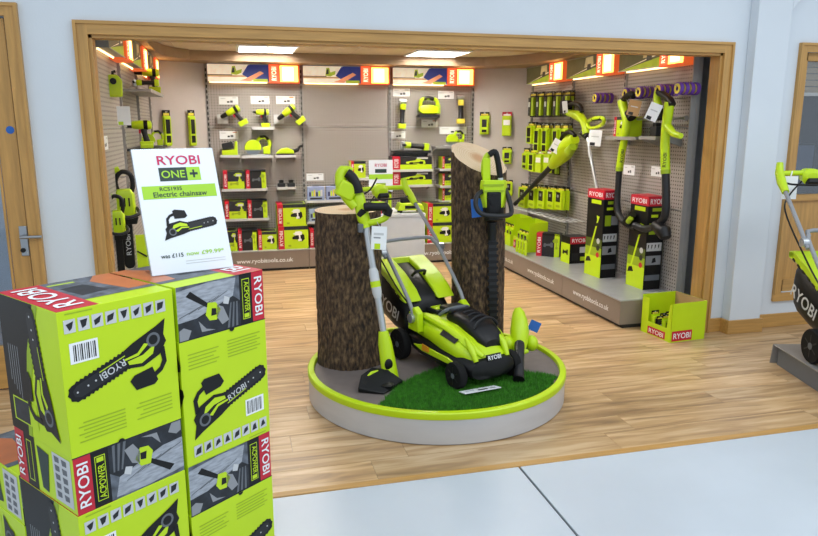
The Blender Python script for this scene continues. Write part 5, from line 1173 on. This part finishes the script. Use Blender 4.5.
rowD = 'lime clamshells in the fourth row'
us = []
for i_, px in enumerate((522, 531.5, 541, 550.5, 558.5)): hang_pack(WR, px, 184 + (px - 522) * .08, 208 + (px - 522) * .06, 8.5, 'lime clamshell above the wire shelf, %s from the back corner' % ORD[i_], rowD, 4, .17, 2, .04)
a = WR.uz(515, 207, .22); b = WR.uz(566, 212.5, .22); zz = min(a[1], b[1]) - .01
m = MB()
for o_ in (.02, .08, .14, .20, .24): m.tube([(a[0], -o_, zz), (b[0], -o_, zz)], .004, 'light_grey', 6)
for k in range(9): uu_ = a[0] + (b[0] - a[0]) * k / 8; m.tube([(uu_, 0, zz), (uu_, -.24, zz)], .003, 'light_grey', 6)
bay_child(WR, 'wire_shelf', m, (a[0] + b[0]) / 2)
# lime trays, packs and cartons on the right plinth
def tray(label, y0, y1, h_, group=None):
    t = T('display_tray', label, 'display tray', (3.06, (y0 + y1) / 2, PH + .001), WR.rz, group=group); w_ = y1 - y0; d_ = .26
    m = MB(); m.bx(-w_ / 2, w_ / 2, 0, .004, 0, h_ * .42, 'lime_card'); part('front_panel', m, t)
    m = MB(); m.bx(-w_ / 2, w_ / 2, d_ - .004, d_, 0, h_, 'lime_card'); part('rear_panel', m, t)
    for s in (-1, 1): m = MB(); m.prism([(0, 0), (d_, 0), (d_, h_), (.05, h_ * .96), (.02, h_ * .42), (0, h_ * .42)], s * (w_ / 2 - .002) - .002, s * (w_ / 2 - .002) + .002, 'lime_card', axis='x'); part('side_panel', m, t)
    F = face((-w_ / 2, 0, 0), XU, ZU); m = MB(); m.rect(F, .01, w_ * .5, .01, h_ * .30, 'red'); lb = part('label_band', m, t, smooth=False); lettering(lb, RY, 'white', (-w_ / 2 + .005 + w_ * .25, -.001, h_ * .16), XU, ZU, h_ * .14, wid=w_ * .40)
    m = MB(); m.bx(-w_ / 2 + .003, w_ / 2 - .003, .004, d_ - .004, 0, .004, 'kraft'); part('floor_panel', m, t)
    return t
tray('open lime display tray on the plinth nearest the back corner', 7.28, 7.62, .33)
tray('open lime display tray on the plinth next to the small packs', 6.86, 7.20, .33)
for i in range(3): pack('lime pack in the tray nearest the back corner, %s from the near end' % ORD[i], 'packs in the far tray', (3.12, 7.36 + .09 * i, PH + .006), WR.rz, .08, .24, 0, .03)
for i in range(3): pack('lime pack in the tray beside the small packs, %s from the near end' % ORD[i], 'packs in the near tray', (3.12, 6.94 + .09 * i, PH + .006), WR.rz, .08, .22, 4, .03)
for i in range(4): pack('small black and lime pack on the plinth, %s from the charcoal carton' % ORD[i], 'packs on the right plinth', (2.985 + .03, 6.72 + .075 * i, PH + .002), WR.rz + R(-20), .085, .17, 4, .03)
def px_carton(px0, px1, py, hpx, X, label, style, d_, band=.2, rzx=0.0):
    a, b = onX(px0, py, X), onX(px1, py, X); h_ = onX((px0 + px1) / 2, py - hpx, X).z - onX((px0 + px1) / 2, py, X).z
    return carton(label, None, (X, (a.y + b.y) / 2, PH + .001), WR.rz + rzx, a.y - b.y, d_, h_, style, band=band)
carton('charcoal tool carton with red edge on the right plinth', None, (3.20, 6.60, PH + .001), R(-42), .25, .10, .25, 1, band=.24)
# square carton with red header
t = T('tool_carton', 'square black and lime carton with red header on the right plinth', 'box', Vector((onZ(569, 264, PH).x + .1, onZ(569, 264, PH).y, PH + .001)), R(2)); w_, d_, h_ = .20, .18, .27
m = MB(); m.bx(-w_ / 2, w_ / 2, 0, d_, 0, h_, 'black'); part('body', m, t, bevel=.0015)
m = MB(); F = face((-w_ / 2, 0, 0), XU, ZU); m.rect(F, .02, w_ * .5, .03, h_ * .4, 'charcoal'); m.rect(F, w_ * .55, w_ * .9, h_ * .4, h_ * .62, 'light_grey'); m.rect(F, w_ * .6, w_ * .85, h_ * .1, h_ * .25, 'lime'); F2 = face((-w_ / 2, d_, 0), -YU, ZU); m.rect(F2, 0, d_, 0, h_, 'lime_card'); silhouette(m, F2, GRIND, d_ * .2, h_ * .2, d_ * .6, h_ * .4, 'black', .0012); m.rect(face((-w_ / 2, 0, h_), XU, YU), 0, w_, 0, d_, 'charcoal'); part('artwork', m, t, smooth=False)
m = MB(); m.rect(F, 0, w_, h_ * .74, h_, 'red', .0012); m.rect(F2, 0, d_, h_ * .74, h_, 'black', .0014); lb = part('label_band', m, t, smooth=False, label='red brand header'); lettering(lb, RY, 'white', (0, -.0014, h_ * .87), XU, ZU, h_ * .14, wid=w_ * .8)

def tall_carton(label, corner, rz, w_, d_, h_):
    """tall trimmer carton: dark long face local -Y, lime gradient end face local -X; corner = near edge between both"""
    t = T('tall_carton', label, 'box', corner, rz, group='tall trimmer cartons')
    m = MB(); m.bx(0, w_, 0, d_, 0, h_, 'black'); part('body', m, t, bevel=.002)
    F = face((0, 0, 0), XU, ZU); m = MB()
    m.rect(F, w_ * .12, w_ * .95, h_ * .60, h_ * .72, 'picture_dark'); m.rect(F, w_ * .12, w_ * .5, h_ * .60, h_ * .72, 'lime_dark', .0012); m.rect(F, w_ * .52, w_ * .93, h_ * .61, h_ * .71, 'grey', .0012)
    m.rect(F, w_ * .05, w_ * .93, h_ * .42, h_ * .51, 'light_grey')
    for k in range(4): m.poly(F, [(w_ * (.12 + .2 * k), h_ * .44), (w_ * (.18 + .2 * k), h_ * .46), (w_ * (.2 + .2 * k), h_ * .49), (w_ * (.13 + .2 * k), h_ * .49)], 'black', .0012)
    m.rect(F, w_ * .05, w_ * .93, h_ * .27, h_ * .37, 'grey'); m.poly(F, [(w_ * .4, h_ * .29), (w_ * .66, h_ * .30), (w_ * .6, h_ * .35), (w_ * .45, h_ * .34)], 'black', .0012)
    m.rect(F, w_ * .05, w_ * .93, h_ * .10, h_ * .16, 'mid_grey'); m.rect(F, w_ * .2, w_ * .6, h_ * .78, h_ * .81, 'lime')
    F2 = face((0, d_, 0), -YU, ZU); m.rect(F2, 0, d_, 0, h_ * .24, 'lime_card'); m.rect(F2, 0, d_, h_ * .24, h_ * .34, 'lime_dark'); m.rect(F2, 0, d_, h_ * .34, h_ * .44, 'olive')
    m.poly(F2, [(d_ * .16, h_ * .20), (d_ * .26, h_ * .20), (d_ * .74, h_ * .66), (d_ * .80, h_ * .70), (d_ * .62, h_ * .71), (d_ * .66, h_ * .66)], 'lime', .0014); m.poly(F2, [(d_ * .05, h_ * .15), (d_ * .40, h_ * .17), (d_ * .30, h_ * .22), (d_ * .12, h_ * .21)], 'black', .0016); m.poly(F2, [(d_ * .56, h_ * .58), (d_ * .78, h_ * .60), (d_ * .80, h_ * .64), (d_ * .60, h_ * .62)], 'black', .0018)
    for k in range(3): cx, cy = d_ * .78, h_ * (.26 + .08 * k); m.poly(F2, [(cx + d_ * .1 * math.cos(q * PI / 5), cy + d_ * .1 * math.sin(q * PI / 5)) for q in range(10)], ('red', 'charcoal', 'light_grey')[k], .0014)
    part('artwork', m, t, smooth=False)
    m = MB(); m.rect(F, 0, w_, h_ * .90, h_, 'red'); m.rect(F2, 0, d_, h_ * .90, h_, 'red'); m.rect(face((0, 0, h_), XU, YU), 0, w_, 0, d_, 'red'); lb = part('label_band', m, t, smooth=False, label='red brand header')
    lettering(lb, RY, 'white', (w_ / 2, -.001, h_ * .948), XU, ZU, h_ * .055, wid=w_ * .8); lettering(lb, RY, 'white', (-.001, d_ / 2, h_ * .948), -YU, ZU, h_ * .05, wid=d_ * .8)
    m = MB(); m.rect(F2, d_ * .25, d_ * .85, h_ * .84, h_ * .885, 'lime', .001); m.rect(F, w_ * .25, w_ * .8, h_ * .845, h_ * .88, 'lime_dark', .001); part('lime_badge', m, t, smooth=False)
    return t
hz_ = onX(600, 190, 3.2).z - PH
tall_carton('tall dark trimmer carton with red header below the hanging line trimmer', (3.195, 5.50, PH + .001), R(4), .165, .26, hz_)
tall_carton('tall dark trimmer carton with red header beside the oak opening frame', (3.315, 5.00, PH + .001), R(2), .165, .25, hz_ * .99)

# ------------------------------------------------------------------ hanging garden tools on the right wall
def RP(px, py, off): return WR.at(px, py, off)
# steel rail, small shelves
a = WR.uz(597, 121, .10); b = WR.uz(686, 116.5, .10); zr = (a[1] + b[1]) / 2
m = MB(); m.tube([(a[0], -.10, zr), (b[0], -.10, zr)], .011, 'steel', 10); m.tube([(b[0] - .005, -.10, zr), (b[0] + .005, -.10, zr)], .02, 'steel', 12)
for q in (a[0] + .06, b[0] - .08): m.tube([(q, 0, zr), (q, -.10, zr)], .008, 'steel', 8)
bay_child(WR, 'hang_rail', m, b[0] - .5)
u0, u1, z1_ = shelf(WR, 606, 636, 136.5, .24, 'metal_grey'); 
sc_ = carton('small lime carton on the short grey shelf behind the line trimmer', None, WR.pt(u0 + .16, z1_ + .001, .20), WR.rz, .20, .15, .17, 2)
u0, u1, z2_ = shelf(WR, 639, 656, 136.5, .24, 'metal_grey')
t = T('spare_battery', 'dark spare battery on the grey shelf behind the pole tool', 'battery', WR.pt(u0 + .06, z2_ + .001, .12), WR.rz)
m = MB(); m.box((0, 0, .04), (.09, .07, .08), 'charcoal'); part('body', m, t, bevel=.006)
m = MB(); m.box((0, 0, .095), (.05, .05, .03), 'black'); part('terminal_stem', m, t, bevel=.004)
price_card(WR, 629, 170, 11, 10, 'white price card beside the pole tool with bent dark tube'); price_card(WR, 657, 171.5, 12, 10, 'white price card between the two pole tools')
# spools of trimmer line
def spool(label, wall, u, z, off, group):
    t = T('line_spool', label, 'spool', wall.pt(u, z, off), wall.rz, group=group); Y = Matrix.Rotation(PI / 2, 4, 'X')
    m = MB(); r0, r1 = .022, .048; prof = [(r0, -.013), (r1, -.013), (r1, .013), (r0, .013)]
    m.loft([[Y @ Vector((r * math.cos(2 * PI * k / 22), r * math.sin(2 * PI * k / 22), zz_)) for k in range(22)] for r, zz_ in prof], 'purple', False, True); part('wound_line', m, t)
    m = MB(); prof = [(r0 - .006, .0135), (r0 + .016, .0135), (r0 + .016, .0165), (r0 - .006, .0165)]
    m.loft([[Y @ Vector((r * math.cos(2 * PI * k / 22), r * math.sin(2 * PI * k / 22), zz_)) for k in range(22)] for r, zz_ in prof], 'yellow', False, True); part('front_label', m, t)
    return t
for i, (px, py, n) in enumerate(((594, 98, 4), (624, 93.5, 4), (637.5, 92, 4), (657, 90, 4), (676.5, 88.5, 4))):
    u, z = WR.uz(px, py, .22)
    for k in range(n): spool(['frontmost ', 'second ', 'third ', 'rearmost '][k] + ['purple trimmer line spool on the hook nearest the leaf blower', 'purple trimmer line spool on the hook behind the bent pole tool', 'purple trimmer line spool on the hook between the pole tools', 'purple trimmer line spool on the hook behind the straight pole tool', 'purple trimmer line spool on the hook nearest the oak frame'][i], WR, u, z, .20 - k * .048, 'spools on hook %s' % 'one two three four five'.split()[i])
    hook(WR, u, z + .018, .225)
def RTk(parent, px, py, wpx, hpx, off, lean, key='white', string=None):
    c0 = RP(px, py, off); d = (c0 - CAMP).length / FPX; w_, h_ = wpx * d, hpx * d; o = Vector(parent.location)
    Mx = Matrix.Translation(c0 - o) @ Matrix.Rotation(R(-42), 4, 'Z') @ Matrix.Rotation(lean, 4, 'Y')
    m = MB(Mx); m.bx(-w_ / 2, w_ / 2, -.001, .001, -h_ / 2, h_ / 2, key); tg = part('price_ticket', m, parent, label='price ticket')
    F = face(Mx @ Vector((-w_ / 2, -.001, -h_ / 2)), Mx.to_3x3() @ XU, Mx.to_3x3() @ ZU); m = MB(); m.rect(F, w_ * .15, w_ * .55, .003, h_ * .22, 'charcoal'); m.rect(F, w_ * .2, w_ * .8, h_ * .55, h_ * .62, 'light_grey'); part('print', m, tg, smooth=False)
    if string: m = MB(); m.tube([Mx @ Vector((0, 0, h_ / 2)), RP(*string) - o], .002, 'light_grey', 5); part('string', m, tg)
# leaf blower pointing down
o_ = .22
t = T('leaf_blower', 'lime leaf blower hanging nose down on the accessory wall', 'leaf blower', RP(515, 204, o_))
m = MB(); m.tube([RP(515, 204, o_), RP(530, 188.5, o_), RP(546, 172, o_), RP(554, 163.5, o_)], [.020, .024, .030, .034], 'charcoal', 14); m.tube([RP(515, 204, o_), RP(517, 202, o_)], .025, 'black', 14); W3(m, 'nozzle', t)
m = MB(); m.tube([RP(552, 165.5, o_), RP(558, 159, o_), RP(564, 152, o_), RP(570, 144, o_), RP(575, 139, o_)], [.045, .075, .095, .085, .05], 'lime', 18); W3(m, 'body', t)
m = MB(); m.tube(smooth_path([RP(560, 146, o_), RP(563, 136, o_), RP(570, 132, o_), RP(575, 136, o_)], 5), .022, 'black', 10); W3(m, 'handle', t)
m = MB(); m.tube([RP(569, 152, o_ + .05), RP(573, 147, o_ + .05)], [.05, .04], 'lime_dark', 12); W3(m, 'intake_cover', t)
RTk(t, 556, 146, 9, 13, o_ + .10, R(28)); u, z = WR.uz(569, 131, o_); hook(WR, u, z + .0, o_)
# line trimmer
o_ = .20
t = T('line_trimmer', 'lime line trimmer with silver shaft hanging beside the purple spools', 'trimmer', RP(598, 196, o_))
m = MB(); m.tube([RP(587, 136, o_), RP(592, 164, o_), RP(597.5, 192, o_)], .014, 'silver', 12); W3(m, 'shaft', t)
m = MB(); m.tube([RP(589.5, 150, o_), RP(590.5, 157, o_)], .019, 'light_grey', 12); W3(m, 'shaft_coupling', t)
m = MB(); m.tube(smooth_path([RP(569, 113, o_), RP(575, 114.5, o_), RP(581, 118, o_), RP(585, 125, o_), RP(586.5, 134, o_)], 4), [.035] * 4 + [.045] * 5 + [.038] * 8, 'lime', 14); W3(m, 'handle_housing', t)
m = MB(); m.tube(smooth_path([RP(568, 106, o_), RP(574, 103.5, o_), RP(580, 106, o_), RP(582, 112, o_)], 4), .022, 'black', 10); W3(m, 'rear_grip', t)
m = MB(); m.box(RP(566, 107, o_), (.10, .10, .13), 'black'); W3(m, 'battery', t, bevel=.012)
m = MB(); m.tube([RP(583, 133, o_), RP(588, 137, o_)], .034, 'black', 12); W3(m, 'joint', t)
m = MB(); m.tube(smooth_path([RP(588, 122, o_), RP(594, 118.5, o_ + .08), RP(602, 118, o_ + .08), RP(604, 122, o_ + .06), RP(599, 126.5, o_ + .04), RP(590, 128, o_ + .02)], 5, True), .017, 'lime', 10, True); W3(m, 'front_handle', t)
m = MB(); m.tube([RP(593, 119, o_ + .07), RP(602, 118.2, o_ + .08)], .020, 'black', 10); W3(m, 'handle_grip', t)
RTk(t, 595, 138, 12, 15, o_ + .06, R(4), 'white', (594, 127, o_ + .04)); RTk(t, 565, 107, 5, 11, o_ + .16, R(-8), 'light_grey')
u, z = WR.uz(574, 101.5, o_); hook(WR, u, z, o_)
m = MB(); m.tube([RP(597, 190, o_), RP(598.5, 197, o_ - .02)], [.03, .045], 'charcoal', 12); W3(m, 'cutting_head', t)
# two pole tools
o_ = .20
t = T('pole_tool', 'lime pole tool with bent dark tube hanging on the right wall', 'garden tool', RP(628, 228, o_))
m = MB(); m.tube(smooth_path([RP(622, 101, o_), RP(623.5, 108, o_), RP(626.5, 120, o_), RP(625, 136, o_), RP(622, 152, o_), RP(619.5, 168, o_)], 4), [.040] * 4 + [.037] * 8 + [.032] * 9, 'lime', 14); bd = W3(m, 'body', t)
m = MB(); m.tube(smooth_path([RP(622, 103, o_), RP(625, 98, o_), RP(631, 94, o_), RP(634, 96, o_)], 4), .027, 'black', 12); W3(m, 'grip', t)
m = MB(); m.tube(smooth_path([RP(619.5, 166, o_), RP(618.3, 182, o_), RP(617, 204, o_), RP(619.5, 216, o_), RP(627, 224, o_), RP(636, 227, o_)], 4), [.026] * 8 + [.030] * 13, 'charcoal', 12); W3(m, 'tube', t)
m = MB(); m.tube([RP(619.6, 167, o_), RP(619.3, 171, o_)], .033, 'lime_dark', 12); W3(m, 'collar', t)
m = MB(); m.tube([RP(627, 223, o_ + .03), RP(633, 214, o_ + .03)], [.045, .032], 'black', 10); m.tube([RP(628, 222, o_ + .06), RP(631, 218, o_ + .06)], .022, 'lime_dark', 8); W3(m, 'cutting_head', t)
m = MB(); m.tube([RP(629, 112, o_), RP(632, 118, o_)], .04, 'black', 10); W3(m, 'battery', t)
RTk(t, 634, 108, 11, 14, o_ + .06, R(12), 'kraft'); u, z = WR.uz(627, 98, o_); hook(WR, u, z - .02, o_)
lettering(bd, RY, 'black', RP(622, 156, o_ + .038) - Vector(t.location), Vector((.1, -.08, 1)), Vector((-.62, .78, 0)), .028, wid=.11)
t = T('pole_tool', 'straight lime pole tool with side foot hanging nearest the oak frame', 'garden tool', RP(664, 232, o_))
m = MB(); m.tube(smooth_path([RP(669.5, 102, o_), RP(668, 114, o_), RP(666, 128, o_), RP(665, 146, o_), RP(665.5, 172, o_)], 4), [.038] * 6 + [.036] * 11, 'lime', 14); bd = W3(m, 'body', t)
m = MB(); m.tube(smooth_path([RP(658, 92, o_), RP(664, 95, o_), RP(670, 100, o_), RP(672.5, 105, o_)], 4), .028, 'black', 12); W3(m, 'grip', t)
m = MB(); m.tube(smooth_path([RP(658, 91, o_), RP(657, 99, o_), RP(659, 106, o_)], 4), .030, 'lime', 10); W3(m, 'front_grip', t)
m = MB(); m.tube([RP(667, 126, o_), RP(674, 134, o_), RP(681, 136, o_)], [.034, .026, .022], 'lime', 10); W3(m, 'side_foot', t)
m = MB(); m.tube(smooth_path([RP(665.5, 170, o_), RP(666, 195, o_), RP(665, 215, o_), RP(658, 224, o_), RP(646, 229, o_), RP(634, 225, o_ + .04)], 4), [.031] * 10 + [.029] * 11, 'charcoal', 12); W3(m, 'tube', t)
m = MB(); m.tube([RP(665.5, 170, o_), RP(665.6, 174, o_)], .038, 'lime_dark', 12); W3(m, 'collar', t)
m = MB(); m.tube([RP(655, 225, o_ + .02), RP(664, 232, o_ + .02), RP(666, 238, o_ + .02)], [.04, .06, .04], 'black', 12); W3(m, 'cutting_head', t)
m = MB(); m.tube([RP(659, 110, o_), RP(660, 119, o_)], .044, 'black', 10); W3(m, 'battery', t)
RTk(t, 653.5, 112, 11, 16, o_ + .10, R(22)); u, z = WR.uz(664, 96, o_); hook(WR, u, z - .02, o_)
lettering(bd, RY, 'black', RP(664.6, 160, o_ + .038) - Vector(t.location), Vector((0, 0, 1)), Vector((-.62, .78, 0)), .028, wid=.11)

# ------------------------------------------------------------------ left wall
def shelf_u(wall, u0, u1, z, depth, key='metal_grey', thick=0.018):
    m = MB(); m.bx(u0, u1, -depth, 0.0, z - thick, z, key); m.bx(u0, u1, -depth - 0.003, -depth, z - thick - 0.006, z + 0.004, key)
    bay_child(wall, 'shelf_board', m, (u0 + u1) / 2)
def chain_saw(label, loc, rz, s, txt=True):
    """hangs bar down from its rear handle; origin at the motor body"""
    t = T('chainsaw', label, 'chainsaw', loc, rz, group='chainsaws hanging on the left wall'); t.scale = (s, s, s)
    hexa = ((-.06, -.05), (.06, -.05), (.07, 0), (.06, .05), (-.06, .05), (-.07, 0))
    m = MB(); m.loft([[Vector((x, y, z_)) for x, y in hexa] for z_ in (-.10, -.02, .06)] + [[Vector((x * .7, y * .7, .10)) for x, y in hexa]], 'lime'); part('motor_body', m, t, bevel=.008)
    for k in range(3): m = MB(); m.box((-.03 + .03 * k, -.052, .01), (.010, .006, .06), 'black'); part('vent_slot', m, t)
    m = MB(); m.tube(smooth_path([(-.04, 0, .08), (-.05, 0, .16), (-.01, 0, .22), (.05, 0, .20), (.06, 0, .12), (.04, 0, .06)], 5), .017, 'black', 10); part('rear_handle', m, t)
    m = MB(); m.tube(smooth_path([(-.05, 0, .08), (-.075, 0, .15), (-.06, 0, .22), (-.02, 0, .245)], 5), .019, 'lime', 10); part('handle_spine', m, t)
    m = MB(); m.tube(smooth_path([(-.075, .0, .05), (-.10, -.06, -.0), (-.07, -.11, -.06), (.02, -.12, -.09), (.09, -.08, -.07), (.075, 0, -.04)], 5), .013, 'charcoal', 10); part('front_handle', m, t)
    m = MB(); m.prism([(-.075, -.10), (.085, -.10), (.07, -.15), (-.06, -.15)], -.045, -.02, 'black'); part('hand_guard', m, t, bevel=.004)
    bar = [(-.036, -.09), (.036, -.09), (.036, -.44)] + [(.036 * math.cos(a_), -.44 - .036 * math.sin(a_)) for a_ in [PI * k / 8 for k in range(1, 8)]] + [(-.036, -.44)]
    m = MB(); m.prism(bar, -.012, .012, 'black'); br = part('guide_bar', m, t, bevel=.003)
    if txt: lettering(br, RY, 'light_grey', (0, -.0125, -.30), ZU, -XU, .034, wid=.15)
    return t
def left_hook(px, py, Y):
    p = onY(px, py, Y); hook(WL, Y - 4.74, p.z, p.x - LX)
chain_saw('lime chainsaw hanging bar down with pale lettering on its bar', onY(125, 203, 5.25), R(6), 1.0); left_hook(125, 177, 5.25)
chain_saw('lime chainsaw hanging lower nearest the oak frame', onY(116.5, 222, 5.02), R(6), .8, False); left_hook(116.5, 197, 5.02)
t = T('backing_board', 'lime display board behind the hanging chainsaws', 'panel', onY(146, 270, 6.0), R(10))
m = MB(); m.bx(-.10, .12, -.006, .006, -.16, .30, 'lime_card'); m.box((-.02, -.008, .14), (.09, .004, .012), 'black', Matrix.Rotation(.6, 3, 'Y')); part('board', m, t)
m = MB(); m.bx(-.10, .12, -.06, .10, -.175, -.16, 'charcoal'); part('foot', m, t)
price_card(WL, 105, 143, 6, 14, 'small upright price ticket on the chainsaw wall')
t = T('power_unit', 'lime battery power unit hanging above a white ticket', 'power tool', onY(113.5, 86, 5.35), R(8))
m = MB(); m.prism([(-.055, -.075), (.055, -.075), (.06, .04), (.03, .075), (-.03, .075), (-.06, .03)], -.05, .05, 'lime'); part('body', m, t, bevel=.01)
m = MB(); m.lathe([(.002, 0), (.022, 0), (.022, .006), (.002, .006)], 'black', 18, Matrix.Translation((0, -.05, .03)) @ Matrix.Rotation(PI / 2, 4, 'X')); part('socket', m, t)
m = MB(); m.tube([(0, 0, .07), (0, 0, .095), (.02, 0, .10)], .010, 'black', 8); part('hanger', m, t)
m = MB(); m.bx(.008, .095, -.06, -.058, -.27, -.14, 'white'); tg = part('price_ticket', m, t, label='white price ticket'); m = MB(); m.bx(.012, .045, -.0615, -.0605, -.268, -.245, 'lime'); part('print', m, tg)
m = MB(); m.tube([(.05, -.059, -.14), (.045, -.04, -.05)], .002, 'light_grey', 5); part('string', m, tg)
left_hook(113.5, 76, 5.35)
zs = onY(163, 95, 7.0).z; shelf_u(WL, 1.15, 2.26, zs, .21)
grinder('lime and black angle grinder on the grey shelf of the chainsaw wall', (LX + .085, 6.20, zs + .065), R(2), 0, .72)
drill('lime drill standing on the grey shelf of the chainsaw wall', (LX + .13, 6.65, zs + .176), R(4), 0, .98)
zs = onY(163, 145, 7.0).z; shelf_u(WL, 1.15, 2.26, zs, .21, 'charcoal')
drill('lime drill standing on the dark shelf of the chainsaw wall', (LX + .09, 6.05, zs + .185), R(4), 0, 1.05)
circ_saw('black and lime circular saw on the dark shelf of the chainsaw wall', (LX + .125, 6.55, zs + .001), R(4), .68)
hang_pack(WLC, 167, 110, 146, 9, 'long lime and black case hanging on the corner panel near the chainsaw wall', 'cases on the left corner panel', 1, .06, 1, .03)
hang_pack(WLC, 192, 110, 146, 8, 'long lime and black case hanging on the corner panel near the drill bay', 'cases on the left corner panel', 1, .06, 1, .03)
